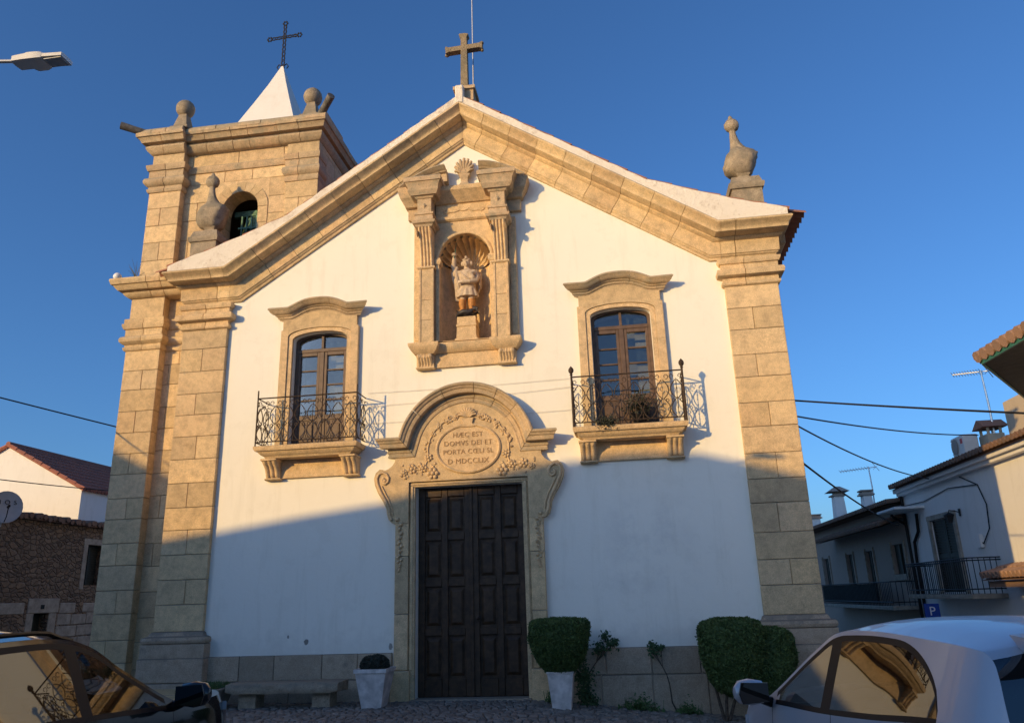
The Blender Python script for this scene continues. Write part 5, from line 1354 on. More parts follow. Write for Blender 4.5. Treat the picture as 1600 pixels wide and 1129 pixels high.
def leaves(mb, n, fn, size, rnd, flat=.6):
    for k in range(n):
        p, nn = fn(rnd); mb.tint = rnd.random()
        d = Vector((rnd.gauss(0, 1), rnd.gauss(0, 1), rnd.gauss(0, 1))).normalized(); nn = (Vector(nn)+d*flat).normalized()
        a = nn.cross(Vector((rnd.gauss(0, 1), rnd.gauss(0, 1), rnd.gauss(0, 1)))).normalized(); b = nn.cross(a)
        s = size*rnd.uniform(.6, 1.3); p = Vector(p)
        mb.add([p-a*s, p+b*s*.45+nn*s*.15, p+a*s, p-b*s*.45+nn*s*.15], [(0, 1, 2, 3)])
    mb.tint = .5
def crown_fn(c, prof, sx, sy, seed):
    # surface of revolution-ish clipped crown; prof rows (z, r)
    H = [(a[0], b[0], a[1], b[1]) for a, b in zip(prof[:-1], prof[1:])]
    wts = [max(.0005, (abs(z1-z0)+abs(r1-r0))*(r0+r1+.02)) for z0, z1, r0, r1 in H]; tot = sum(wts)
    def fn(rnd):
        u = rnd.uniform(0, tot); i = 0
        while u > wts[i] and i < len(wts)-1: u -= wts[i]; i += 1
        z0, z1, r0, r1 = H[i]; t = rnd.random(); a = rnd.uniform(0, 2*pi)
        z = lerp(z0, z1, t); r = lerp(r0, r1, t)
        # squarish plan
        q = (abs(cos(a))**3+abs(sin(a))**3)**(-1/3)
        bumpy = 1+.06*noise.noise(Vector((cos(a)*2.2+seed, sin(a)*2.2, z*4)))+.055*noise.noise(Vector((cos(a)*6+seed, sin(a)*6, z*11)))
        depth = 1-abs(rnd.gauss(0, .035))+(rnd.uniform(0, .07) if rnd.random() < .05 else 0); k = q*bumpy*depth
        nn = Vector((cos(a)*abs(z1-z0), sin(a)*abs(z1-z0), -(r1-r0)*(1 if z1 > z0 else -1)+.02))
        zz = z+rnd.uniform(-.012, .012)+.03*noise.noise(Vector((cos(a)*r*9+seed, sin(a)*r*9, 3)))
        return (c[0]+r*k*cos(a)*sx, c[1]+r*k*sin(a)*sy, c[2]+zz), nn
    return fn
def core(mb, c, prof, sx, sy, k=.9):
    mb.loft([[(c[0]+max(r, .01)*k*cos(2*pi*i/20)*sx*(abs(cos(2*pi*i/20))**3+abs(sin(2*pi*i/20))**3)**(-1/3), c[1]+max(r, .01)*k*sin(2*pi*i/20)*sy*(abs(cos(2*pi*i/20))**3+abs(sin(2*pi*i/20))**3)**(-1/3), c[2]+z*1.0) for i in range(20)] for z, r in prof])
def pot_mesh(x, y, zb, zt, wb, wt, rim=.02, rimh=.06):
    q = MB(); q.rects([(zb, x-wb, x+wb, y-wb, y+wb), (zt-rimh, x-wt+rim, x+wt-rim, y-wt+rim, y+wt-rim), (zt-rimh+.004, x-wt, x+wt, y-wt, y+wt), (zt, x-wt, x+wt, y-wt, y+wt), (zt, x-wt+.03, x+wt-.03, y-wt+.03, y+wt-.03), (zt-.04, x-wt+.035, x+wt-.035, y-wt+.035, y+wt-.035)])
    return q
# white pot with a dark withered shrub
t = thing('potted_plant', 'square tapered white pot with dull dark shrub between the bench and the portal', 'potted plant')
q = pot_mesh(-1.42, -.70, -.03, .56, .155, .265); obj('pot', q, 'pot', t)
q = MB(); q.box(-1.65, -1.19, -.93, -.47, .44, .52); obj('soil', q, 'soil', t)
pr = [(.50, .18), (.58, .22), (.66, .205), (.72, .15), (.745, .02)]
q = MB(); leaves(q, 2600, crown_fn((-1.42, -.70, 0), pr, 1, 1, 5), .022, random.Random(1), .9); core(q, (-1.42, -.7, 0), pr, 1, 1, .8); obj('foliage', q, 'deadleaf', t)
# topiary in pot
t = thing('potted_topiary', 'clipped green topiary bowl in a tall white pot right of the church door', 'topiary')
q = pot_mesh(1.545, -.75, -.10, .47, .135, .205, .012, .03); obj('pot', q, 'pot', t)
q = MB(); q.tube([(1.545, -.75, .36), (1.54, -.75, .6)], .03, 8); obj('trunk', q, 'bark', t)
pr = [(.39, .10), (.45, .20), (.62, .345), (.80, .435), (.95, .465), (1.10, .47), (1.175, .455), (1.205, .40), (1.22, .20), (1.222, .01)]
q = MB(); leaves(q, 15000, crown_fn((1.54, -.75, 0), pr, 1, .95, 1), .023, random.Random(2)); core(q, (1.54, -.75, 0), pr, 1, .95, .93); obj('crown', q, 'leaf', t)
# the two clipped shrubs by the right pilaster
t = thing('clipped_shrub', 'large clipped square shrub on a bare stem, left of the pair by the right pilaster', 'shrub', 'clipped shrubs by the right pilaster')
q = MB()
for a in ((0, 0), (.06, .02), (-.05, .03)): q.tube([(3.95+a[0]*.5, -.72, gz(3.95, -.7)-.03), (3.97+a[0]*2, -.72+a[1], 0), (4.05+a[0]*5, -.72+a[1], .4)], [.03, .025, .02], 6)
obj('trunk', q, 'bark', t)
pr = [(.08, .12), (.14, .24), (.28, .36), (.60, .455), (.85, .475), (1.02, .465), (1.10, .42), (1.15, .28), (1.16, .01)]
q = MB(); leaves(q, 15000, crown_fn((4.13, -.72, 0), pr, 1.02, .95, 2), .023, random.Random(3)); core(q, (4.13, -.72, 0), pr, 1, .95, .93); obj('crown', q, 'leaf', t)
t = thing('clipped_shrub', 'smaller clipped shrub, right of the pair and against the right pilaster', 'shrub', 'clipped shrubs by the right pilaster')
q = MB(); q.tube([(4.62, -.62, gz(4.6, -.6)-.03), (4.66, -.62, .4)], [.03, .02], 6); obj('trunk', q, 'bark', t)
pr = [(.02, .10), (.10, .22), (.40, .36), (.70, .385), (.90, .375), (.97, .30), (1.01, .15), (1.02, .01)]
q = MB(); leaves(q, 9500, crown_fn((4.66, -.64, 0), pr, 1.03, .9, 3), .023, random.Random(4)); core(q, (4.66, -.64, 0), pr, 1, .9, .93); obj('crown', q, 'leaf', t)
# low trough
t = thing('planter_trough', 'low pale planter trough of grassy green plants between black car and bench', 'planter')
q = pot_mesh(-4.22, -.68, -.03, .31, .20, .30, .015, .03); obj('pot', q, 'lintel', t)
q = MB(); rnd = random.Random(6)
for k in range(420):
    x, y = -4.22+rnd.uniform(-.25, .25), -.68+rnd.uniform(-.25, .25); l = rnd.uniform(.06, .15); a = rnd.uniform(0, 6.28); q.tint = rnd.random()
    dx, dy = .05*cos(a), .05*sin(a); q.add([(x-.008, y, .27), (x+.008, y, .27), (x+dx, y+dy, .28+l)], [(0, 1, 2)])
leaves(q, 500, lambda r: ((-4.22+r.uniform(-.26, .26), -.68+r.uniform(-.26, .26), r.uniform(.28, .38)), (0, 0, 1)), .02, rnd, .9)
obj('foliage', q, 'leaf3', t)
# climbers on the plinth
def climber(label, base, tip, clusters, seed, n=70, size=.03):
    t = thing('climbing_plant', label, 'climbing plant', 'climbers on the plinth'); rnd = random.Random(seed)
    q = MB(); P_ = [Vector(base)]
    for i in range(1, 8):
        u = i/7; P_.append(Vector(base).lerp(Vector(tip), u)+Vector((.05*sin(u*5+seed), -.015, .04*sin(u*3))))
    q.tube(P_, [.014-.0012*i for i in range(8)], 5)
    for c_, r in clusters: q.tube([P_[5], Vector(c_)], .005, 4)
    obj('stem', q, 'bark', t)
    q = MB()
    for c_, r in clusters:
        leaves(q, int(n*r/.12), lambda rr: ((c_[0]+rr.gauss(0, r*.5), c_[1]+rr.gauss(0, .03), c_[2]+rr.gauss(0, r*.45)), (0, -1, .3)), size, rnd, .7)
    obj('leaves', q, 'leaf2', t)
climber('leafy climber beside the potted topiary with shoots above the plinth', (1.78, -.15, -.09), (2.16, -.10, .74), [((2.23, -.13, .93), .09), ((2.30, -.13, .80), .10), ((2.12, -.13, .74), .11), ((2.38, -.12, .82), .06)], 3, 80)
climber('thin bent climber with a single leafy top in the middle of the right plinth', (3.27, -.25, -.20), (2.98, -.10, .66), [((2.98, -.12, .68), .10), ((3.10, -.12, .74), .06), ((2.95, -.12, .78), .06)], 5, 70)
t = thing('leafy_bush', 'dark loose bush half hidden behind the potted topiary', 'bush'); rnd = random.Random(12)
q = MB(); q.tube([(1.85, -.3, -.08), (1.9, -.3, .2), (1.85, -.32, .42)], .012, 5); obj('stem', q, 'bark', t)
q = MB()
for c_, r, n in (((1.88, -.33, .32), .13, 260), ((1.86, -.33, .10), .12, 200), ((1.95, -.30, -.02), .12, 160), ((1.80, -.3, .50), .10, 120)):
    leaves(q, n, lambda rr: ((c_[0]+rr.gauss(0, r*.55), c_[1]+rr.gauss(0, .06), c_[2]+rr.gauss(0, r*.55)), (0, -1, .4)), .03, rnd, .8)
obj('leaves', q, 'leaf2', t)
def weeds(label, c, w, h_, n, seed):
    t = thing('weed_clump', label, 'weeds', 'weeds along the foot of the wall'); rnd = random.Random(seed)
    q = MB()
    for k in range(14):
        x = c[0]+rnd.uniform(-w, w); q.tube([(x, c[1], gz(x, c[1])-.01), (x+rnd.uniform(-.03, .03), c[1]-.02, gz(x, c[1])+h_*rnd.uniform(.4, .9))], .004, 4)
    obj('stems', q, 'leaf3', t)
    q = MB()
    def fn(r):
        x = c[0]+max(-w, min(w, r.gauss(0, w*.5))); y = c[1]+r.gauss(0, .06); k = max(.25, 1-((x-c[0])/w)**2)
        return (x, y, gz(x, y)+abs(r.gauss(0, .45))*h_*k), (0, -.5, 1)
    leaves(q, n, fn, .026, rnd, .8); obj('leaves', q, 'leaf3', t)
weeds('low weeds at the foot of the plinth, longest clump of the row', (2.72, -.28, 0), .34, .20, 520, 21)
weeds('rounded weed clump right of the bent climber stem', (3.45, -.30, 0), .20, .18, 300, 22)
weeds('small weeds squeezed between the door jamb and the topiary pot', (1.33, -.25, 0), .10, .22, 160, 23)

# plants on the right balcony
t = thing('balcony_plant', 'dark bushy potted plant behind the right balcony railing', 'potted plant', None, (3.06, -.24, 4.30))
q = MB(); q.lathe((0, 0, 0), [(.10, 0), (.14, .20), (.155, .20), (.155, .23), (.12, .23), (.11, .2)], 14); obj('pot', q, 'plastic', t)
q = MB(); rnd = random.Random(15); leaves(q, 900, lambda r: ((r.gauss(0, .11), r.gauss(0, .08), .36+r.gauss(0, .10)), (0, -.4, 1)), .03, rnd, .9); obj('foliage', q, 'deadleaf', t)
t = thing('trailing_plant', 'dark trailing plant hanging over the edge of the right balcony slab', 'potted plant', None, (2.50, -.40, 4.30))
q = MB(); q.box(-.12, .12, -.05, .08, .005, .11, .01); obj('pot', q, 'plastic', t)
q = MB(); leaves(q, 420, lambda r: ((r.gauss(0, .09), -.085-abs(r.gauss(0, .03)), .06+r.gauss(0, .06)), (0, -.6, .6)), .022, rnd, .9); obj('foliage', q, 'deadleaf', t)
CAR_R = (4.483, -8.306, -0.10, radians(104)); CAR_L = (-1.201, -9.018, 0.0, radians(92.5))
# ================================================================ statue in the niche
st = thing('warrior_statue', 'carved stone winged warrior saint with raised fist and orange boots standing in the niche', 'statue', None, (-.01, .16, 6.66))
b = MB()
def limb(pts, rr, n=10): b.tube(pts, rr, n)
# legs and feet
for s, fx in ((-1, -.085), (1, .085)):
    limb([(fx, -.01, .15), (fx*1.05, -.035, .30), (fx*.9, -.01, .46), (fx*.7, .0, .62)], [.042, .060, .062, .085])
# skirt with pleats, torso, neck
secs = []
for z, r in ((.43, .215), (.47, .21), (.55, .185), (.62, .165), (.68, .15), (.76, .155), (.86, .175), (.94, .18), (.99, .13), (1.03, .06), (1.08, .055)):
    secs.append([(r*cos(2*pi*k/40)*(1+(.07*sin(2*pi*k/40*11) if z < .6 else 0)), r*.72*sin(2*pi*k/40)*(1+(.07*sin(2*pi*k/40*11) if z < .6 else 0)), z) for k in range(40)])
b.loft(secs)
b.lathe((0, 0, .655), [(.15, 0), (.175, .01), (.175, .035), (.15, .045)], 20, 'z', 1, .74)
# head with face, helmet brim and crest
hx, hz = .0, 1.155
b.ball((hx, -.005, hz), .078, 14, 10, 1.22)
b.tube([(hx, -.075, hz+.02), (hx, -.100, hz-.012), (hx, -.083, hz-.022)], [.012, .017, .010], 6)
for s in (-1, 1):
    b.ball((hx+s*.028, -.072, hz+.022), .012, 6, 5); b.ball((hx+s*.085, .0, hz-.01), .035, 8, 6, 1.6)
b.tube([(hx-.025, -.075, hz-.047), (hx, -.082, hz-.045), (hx+.025, -.075, hz-.047)], [.007, .011, .007], 6)
b.ball((hx, -.065, hz-.075), .024, 8, 6)
b.tube([(hx-.075, -.045, hz+.052), (hx, -.098, hz+.062), (hx+.075, -.045, hz+.052)], .016, 6)
for k in range(7): b.ball((hx-.005, -.05+.022*k, hz+.105+.022*sin(k*.5)), .032, 8, 6)
# raised right arm and fist (left in the picture)
limb([(-.14, .0, .93), (-.235, .0, .98), (-.255, -.03, 1.10), (-.235, -.05, 1.27)], [.070, .062, .055, .042])
b.ball((-.23, -.055, 1.325), .05, 10, 8)
for k in range(4): b.tube([(-.262+.018*k, -.07, 1.35), (-.262+.018*k, -.105, 1.34), (-.262+.018*k, -.10, 1.30), (-.258+.018*k, -.075, 1.295)], .013, 6)
b.tube([(-.19, -.06, 1.31), (-.20, -.10, 1.325), (-.23, -.112, 1.325)], .014, 6)
# hanging sleeve and cloak folds on that side
for k, (dx, r) in enumerate(((0, .045), (.035, .04), (.065, .04))):
    b.tube([(-.255+dx, .02-.02*k, 1.08), (-.275+dx, .01-.03*k, .95), (-.245+dx, .0-.03*k, .80), (-.205+dx*.8, -.01-.03*k, .66), (-.20+dx, .0, .50), (-.215+dx, .02, .38)], [r*.8, r, r, r, r*.9, r*.6], 8)
# left arm bent over the chest, hand at the belt, and the other forearm fold
limb([(.15, -.0, .93), (.205, -.03, .82), (.195, -.10, .73), (.08, -.165, .70), (-.06, -.17, .70)], [.066, .060, .052, .042, .034])
b.ball((-.09, -.165, .70), .036, 8, 6)
for k in range(4): b.tube([(-.10, -.185, .725-.016*k), (-.135, -.180, .722-.016*k), (-.145, -.155, .72-.016*k)], .010, 5)
b.tube([(.16, -.08, .90), (.10, -.14, .86), (.14, -.14, .78), (.19, -.09, .72)], [.05, .055, .05, .04], 8)
for s in (-1, 1): b.ball((s*.14, -.01, .945), .075, 10, 8, .75)
b.tube([(-.11, -.115, .93), (0, -.14, .80), (.10, -.125, .72)], [.014, .016, .014], 6)
tmp = obj('figure', b, 'statue', None)
rm = tmp.modifiers.new('join', 'REMESH'); rm.mode = 'VOXEL'; rm.voxel_size = .0075
sm = tmp.modifiers.new('soft', 'SMOOTH'); sm.factor = .5; sm.iterations = 2
bpy.context.view_layer.update()
me = bpy.data.meshes.new_from_object(tmp.evaluated_get(bpy.context.evaluated_depsgraph_get()))
bpy.data.objects.remove(tmp)
me.name = 'body'; me.polygons.foreach_set('use_smooth', [True]*len(me.polygons))
if not me.materials: me.materials.append(M['statue'])
body = bpy.data.objects.new('body', me); COL.objects.link(body); body.parent = st
q = MB()
for k in range(7):      # feathered wing behind the left shoulder
    q.loft([[(x, y, z) for x, y, z in ((.17+.012*k, .10-.008*k, .99-.05*k), (.215+.006*k, .095-.008*k, .97-.05*k), (.235-.004*k, .085-.008*k, .60-.012*k), (.205, .09-.008*k, .56-.012*k))], [(x, y+.022, z) for x, y, z in ((.17+.012*k, .10-.008*k, .99-.05*k), (.215+.006*k, .095-.008*k, .97-.05*k), (.235-.004*k, .085-.008*k, .60-.012*k), (.205, .09-.008*k, .56-.012*k))]])
q.tube([(.13, .10, .92), (.19, .11, 1.02), (.235, .10, .95), (.25, .09, .62)], [.03, .04, .035, .015], 8)
obj('wing', q, 'statue', st, 50)
for s, fx in ((-1, -.088), (1, .088)):
    q = MB(); q.tube([(fx, -.01, .125), (fx, -.015, .20), (fx*1.05, -.037, .29), (fx, -.03, .375), (fx, -.03, .385)], [.052, .054, .072, .070, .055], 12)
    q.tube([(fx, .01, .135), (fx*1.2, -.07, .135), (fx*1.35, -.13, .125)], [.048, .045, .028], 10)
    obj('boot', q, 'boot', st, 50)
q = MB()
q.ball((0, .0, .06), .15, 14, 8, .55, .5)
q.tube([(-.21, -.02, .03), (-.15, -.09, .08), (-.05, -.13, .10), (.05, -.13, .09), (.12, -.12, .12)], [.025, .05, .055, .05, .045], 8)
q.ball((.17, -.13, .145), .055, 10, 7, .85, .3); q.tube([(.19, -.15, .15), (.24, -.18, .13)], [.035, .018], 7); q.tube([(.19, -.15, .13), (.235, -.17, .09)], [.025, .012], 6)
for s in (-1, 1): q.tube([(.15+.02*s, -.11, .19), (.14+.03*s, -.09, .23)], [.014, .003], 5)
q.tube([(.10, .02, .08), (.20, .02, .12), (.23, -.01, .07)], [.03, .025, .01], 6); q.tube([(-.1, .05, .08), (-.19, .06, .13), (-.22, .03, .20)], [.03, .02, .006], 6)
obj('dragon', q, 'dragon', st, 60)
q = MB(); q.tube([(-.235, -.085, 1.24), (-.20, -.10, 1.43), (-.17, -.115, 1.60)], [.010, .009, .004], 6); obj('lance', q, 'bronze', st)

# ================================================================ cars
def interp(tab, x):
    if x <= tab[0][0]: return tab[0][1]
    for (a, b), (c, d) in zip(tab[:-1], tab[1:]):
        if x <= c:
            t = (x-a)/(c-a); return lerp(b, d, t)
    return tab[-1][1]
def smooth_tab(tab, n=3):
    return tab
def car(label, loc, rz, P, paint, glass, group=None):
    """x forward, y left, z up; P holds the side-view curves of the car"""
    t = thing('parked_car', label, 'car', group, loc, rz)
    Lf, Lr = P['front'], P['rear']
    xs = sorted(set([round(Lr+(Lf-Lr)*i/70, 4) for i in range(71)]+list(P['stops'])+[round(P['C']+.03*i, 4) for i in range(1, 9)]+[d_+e_ for d_ in P['seams'] for e_ in (-.003, .003)]))
    def cat(tab, x):     # smooth (monotone-ish) cubic through the table
        k = 0
        if x <= tab[0][0]: return tab[0][1]
        if x >= tab[-1][0]: return tab[-1][1]
        while tab[k+1][0] < x: k += 1
        x0, y0 = tab[k]; x1, y1 = tab[k+1]; h_ = x1-x0
        def sl(i):
            if i <= 0: return (tab[1][1]-tab[0][1])/(tab[1][0]-tab[0][0])
            if i >= len(tab)-1: return (tab[-1][1]-tab[-2][1])/(tab[-1][0]-tab[-2][0])
            a = (tab[i][1]-tab[i-1][1])/(tab[i][0]-tab[i-1][0]); b_ = (tab[i+1][1]-tab[i][1])/(tab[i+1][0]-tab[i][0])
            return 0 if a*b_ <= 0 else 2*a*b_/(a+b_)
        u = (x-x0)/h_; m0, m1 = sl(k)*h_, sl(k+1)*h_
        return (2*u**3-3*u*u+1)*y0+(u**3-2*u*u+u)*m0+(-2*u**3+3*u*u)*y1+(u**3-u*u)*m1
    W = lambda x: cat(P['width'], x)
    belt = lambda x: cat(P['belt'], x)
    top = lambda x: cat(P['top'], x)
    def edge(x): return max(belt(x)+.012, cat(P['edge'], x))     # line where side meets roof
    def wb(x): return belt(x)+.028
    def wt(x):
        h_ = edge(x)-.055-wb(x); u = (x-P['C'])/.42
        k = 1 if u >= 1 else (0 if u <= 0 else (1-(1-u)**2.2)**.6)
        return max(wb(x)+.001, wb(x)+h_*k)
    def ysd(x, z):       # half width at a height on the flank
        w = W(x)
        bz = belt(x)
        if z <= bz:
            u = (z-P['sill'])/(bz-P['sill'])
            return w*(1-.10*max(0, .25-u)/.25-.035*max(0, u-.72)/.28-.012*sin(pi*min(1, max(0, (u-.45)/.4))))
        return w*.965-(z-bz)*P['tumble']
    ROWS = 15
    def sec(x):
        s_, bz, e_ = P['sill'], belt(x), edge(x); r = []
        for z in (s_, lerp(s_, bz, .22), lerp(s_, bz, .42), lerp(s_, bz, .58), lerp(s_, bz, .66), lerp(s_, bz, .8), lerp(s_, bz, .93), bz, wb(x), wt(x), min(wt(x)+.032, lerp(wt(x), e_, .6)), e_):
            r.append((ysd(x, z), z))
        ye = ysd(x, e_)-.03; tz = max(top(x), e_+.004)
        for k, f in enumerate((.93, .75, .5, .25, 0)):
            r.append((ye*f, e_+(tz-e_)*(1-f**2.2)))
        return r
    S = [sec(x) for x in xs]; nr = len(S[0])
    arches = [(P['ax'][0], P['wr']), (P['ax'][1], P['wr'])]
    def cls(i, j):       # face between stations i,i+1 and rows j,j+1
        xm = (xs[i]+xs[i+1])/2
        if j == 8:
            if xm > P['A'] or xm < P['C'] or wt(xm)-wb(xm) < .03: return 'body'
            for (a, b_) in P['pillars']:
                if a <= xm <= b_: return 'trim'
            return 'glass'
        if j in (7, 9) and P['C']-.02 < xm < P['A']+.03 and wt(xm)-wb(xm) > .004: return 'trim'
        for d_ in P['seams']:
            if 1 <= j <= 7 and abs(xm-d_) < .004: return 'trim'
        if j >= 12 and P['ws'][0] < xm < P['ws'][1]: return 'glass_ws'
        if j >= 11 and P['rw'][0] < xm < P['rw'][1]: return 'glass_ws'
        if j < 1: return 'trim'
        if j <= 4:
            zc = (S[i][j][1]+S[i][j+1][1])/2
            for ax_, wr in arches:
                if (xm-ax_)**2+(zc-P['wz'])**2 < (wr+.055)**2: return None
        return 'body'
    parts = {}
    for sd in (1, -1):
        for i in range(len(xs)-1):
            for j in range(nr-1):
                c_ = cls(i, j)
                if c_ is None: continue
                key = c_ if c_ not in ('glass', 'body') else c_
                if c_ == 'glass':
                    pane = 0
                    xm = (xs[i]+xs[i+1])/2
                    for k, (a, b_) in enumerate(sorted(P['pillars'], reverse=True)):
                        if xm < a: pane = k+1
                    key = 'glass%d%s' % (pane, 'l' if sd > 0 else 'r')
                if c_ == 'glass_ws': key = 'ws' if xs[i] > 0 else 'rw'
                mb = parts.setdefault(key, MB())
                q = [(xs[i], sd*S[i][j][0], S[i][j][1]), (xs[i+1], sd*S[i+1][j][0], S[i+1][j][1]), (xs[i+1], sd*S[i+1][j+1][0], S[i+1][j+1][1]), (xs[i], sd*S[i][j+1][0], S[i][j+1][1])]
                mb.add(q, [(0, 1, 2, 3)])
    # close nose and tail
    for i in (0, -1):
        mb = parts['body']; ring = [(xs[i], y, z) for y, z in S[i]]+[(xs[i], -y, z) for y, z in S[i][::-1][1:]]
        mb.add(ring, [tuple(range(len(ring)))])
    def weld(mb):
        m = {}; nv = []; idx = []
        for v in mb.v:
            k = tuple(round(c*2000) for c in v)
            if k not in m: m[k] = len(nv); nv.append(v)
            idx.append(m[k])
        nf = []; nt_ = []; nm = []
        for f, t_, m_ in zip(mb.f, mb.t, mb.m):
            g_ = []
            for a in f:
                if not g_ or idx[a] != g_[-1]: g_.append(idx[a])
            if len(g_) > 1 and g_[0] == g_[-1]: g_.pop()
            if len(set(g_)) >= 3: nf.append(tuple(g_)); nt_.append(t_); nm.append(m_)
        mb.v, mb.f, mb.t, mb.m = nv, nf, nt_, nm
    for k, mb in parts.items(): weld(mb)
    bo = obj('body', parts['body'], paint, t, 42)
    obj('window_trim', parts['trim'], 'plastic', t, 40)
    for k in sorted(parts):
        if k.startswith('glass'): obj('side_window', parts[k], glass if P.get('dark_rear') is None or k[5] == '0' else P['dark_rear'], t, 60)
    if 'ws' in parts: obj('windscreen', parts['ws'], glass, t, 60)
    if 'rw' in parts: obj('rear_window', parts['rw'], 'carglass_dark', t, 60)
    # wheels
    for ax_ in P['ax']:
        for sd in (1, -1):
            yw = sd*(W(ax_)-.10)
            q = MB(); q.lathe((ax_, yw, P['wz']), [(P['wr']*.68, -.10), (P['wr']*.93, -.10), (P['wr'], -.07), (P['wr'], .07), (P['wr']*.93, .10), (P['wr']*.68, .10)], 36, 'y'); wo_ = obj('wheel', q, 'rubber', t, 40)
            q = MB()
            for k in range(7):
                a = 2*pi*k/7; q.loft([[(ax_+r*cos(a+d_), yw+sd*(.085-.02*(1-r/.3)), P['wz']+r*sin(a+d_)) for d_ in (-w_/r, w_/r)]+[(ax_+r*cos(a+d_), yw+sd*.05, P['wz']+r*sin(a+d_)) for d_ in (w_/r, -w_/r)] for r, w_ in ((.05, .028), (P['wr']*.66, .022))])
            q.lathe((ax_, yw+sd*.03, P['wz']), [(P['wr']*.69, -.02), (P['wr']*.69, .06*1)], 30, 'y'); q.lathe((ax_, yw+sd*.06, P['wz']), [(.06, -.01), (.055, .02), (.03, .025)], 16, 'y'); obj('rim', q, 'rim', wo_, 40)
            q = MB(); n = 14
            q.loft([[(ax_+(P['wr']+.06)*cos(pi*k/n), yy, P['wz']+(P['wr']+.06)*sin(pi*k/n)) for yy in (sd*(W(ax_)-.02), sd*(W(ax_)-.35))] for k in range(n+1)], False, False); obj('wheel_arch', q, 'plastic', t, 40)
    # mirrors
    for sd in (1, -1):
        mx = P['A']-P['mir'][0]; mz = belt(mx)+P['mir'][1]; y0 = sd*(ysd(mx, belt(mx)))
        q = MB(); q.tube([(mx+.07, y0-sd*.02, mz-.075), (mx+.04, y0+sd*.09, mz-.04)], [.035, .028], 8); mo = obj('door_mirror', q, 'plastic', t, 60)
        q = MB(); secs = []
        for u, sy, sz, dx in ((0, .02, .035, -.0), (.02, .05, .065, 0), (.10, .058, .078, .012), (.17, .050, .066, .012), (.205, .025, .035, 0)):
            secs.append([(mx+.02+dx+sy*1.15*cos(a), y0+sd*(.05+u), mz+sz*sin(a)*1.05) for a in [2*pi*k/14 for k in range(14)]])
        q.loft(secs); obj('mirror_cap', q, P.get('mirror_paint', paint), mo, 50)
        q = MB(); q.loft([[(mx-.042, y0+sd*(.055+.195*u), mz+.078*v) for u, v in ((0, -.7), (.9, -.8), (1, 0), (.9, .85), (0, .75))], [(mx-.055, y0+sd*(.055+.195*u), mz+.078*v) for u, v in ((0, -.7), (.9, -.8), (1, 0), (.9, .85), (0, .75))]]); obj('mirror_glass', q, 'mirror', mo)
        for hx_ in P['handles']:
            q = MB(); hz_ = belt(hx_)-.11; yy = ysd(hx_, hz_); q.tube([(hx_-.09, sd*yy, hz_), (hx_-.07, sd*(yy+.03), hz_+.004), (hx_+.07, sd*(yy+.03), hz_+.004), (hx_+.09, sd*yy, hz_)], [.012, .014, .014, .012], 8); obj('door_handle', q, paint, t, 60)
        # lamps
        q = MB(); xf = P['front']-.02; wv = W(xf)
        q.loft([[(xf-.35, sd*(W(xf-.35)+.003), P['lz']), (xf-.12, sd*(W(xf-.12)+.004), P['lz']-.06), (xf+.021, sd*wv*.72, P['lz']-.07), (xf+.021, sd*wv*.72, P['lz']-.16), (xf-.12, sd*(W(xf-.12)+.004), P['lz']-.17), (xf-.35, sd*(W(xf-.35)+.003), P['lz']-.06)], [(xf-.35, sd*(W(xf-.35)-.03), P['lz']), (xf-.12, sd*(W(xf-.12)-.05), P['lz']-.06), (xf-.0, sd*wv*.70, P['lz']-.07), (xf-.0, sd*wv*.70, P['lz']-.16), (xf-.12, sd*(W(xf-.12)-.05), P['lz']-.17), (xf-.35, sd*(W(xf-.35)-.03), P['lz']-.06)]])
        obj('headlight', q, 'lampclear', t, 40)
        q = MB(); xr = P['rear']; q.rects([(.62, xr-.012, xr+.18, min(sd*(W(xr+.1)+.006), sd*(W(xr+.1)-.14)), max(sd*(W(xr+.1)+.006), sd*(W(xr+.1)-.14))), (.95, xr-.008, xr+.18, min(sd*(W(xr+.1)+.002), sd*(W(xr+.1)-.12)), max(sd*(W(xr+.1)+.002), sd*(W(xr+.1)-.12)))]); obj('rear_lamp', q, 'lampred', t)
    # cabin: floor, dash, seats and steering wheel
    q = MB(); q.box(P['rear']+.2, P['A']+.25, -W(0)*.86, W(0)*.86, .30, .36); q.box(P['A']-.25, P['A']+.2, -W(0)*.86, W(0)*.86, .36, belt(P['A'])-.03, .05)
    for sd in (1, -1):
        q.box(P['C']-.1, P['A'], sd*W(0)*.86-.02, sd*W(0)*.86+.02, .36, belt(0)-.03)
    obj('cabin', q, 'plastic', t)
    for (x_, y_) in ((-.05, .36), (-.05, -.36), (-.85, .36), (-.85, -.36)):
        q = MB(); z0 = .36
        q.box(x_-.25, x_+.25, y_-.24, y_+.24, z0, z0+.18, .05)
        q.loft([[(x_-.22+a, y_-w_, z_), (x_-.10+a, y_-w_, z_), (x_-.10+a, y_+w_, z_), (x_-.22+a, y_+w_, z_)] for a, w_, z_ in ((0, .22, z0+.1), (-.06, .24, z0+.35), (-.14, .20, z0+.64), (-.15, .10, z0+.68), (-.155, .13, z0+.72), (-.17, .13, z0+.86), (-.175, .09, z0+.89))]); obj('seat', q, 'seat', t, 40)
    q = MB(); sx = P['A']-.42; q2 = []
    for k in range(25):
        a = 2*pi*k/24; q2.append((sx-.075*sin(a), .36+.18*cos(a), belt(0)-.06+.165*sin(a)))
    q.tube(q2, .017, 7, False); q.tube([(sx+.2, .36, belt(0)-.14), (sx, .36, belt(0)-.06)], .04, 8)
    for a in (0, pi, -pi/2): q.tube([(sx, .36, belt(0)-.06), (sx-.075*sin(a), .36+.18*cos(a), belt(0)-.06+.165*sin(a))], .018, 6)
    obj('steering_wheel', q, 'plastic', t, 60)
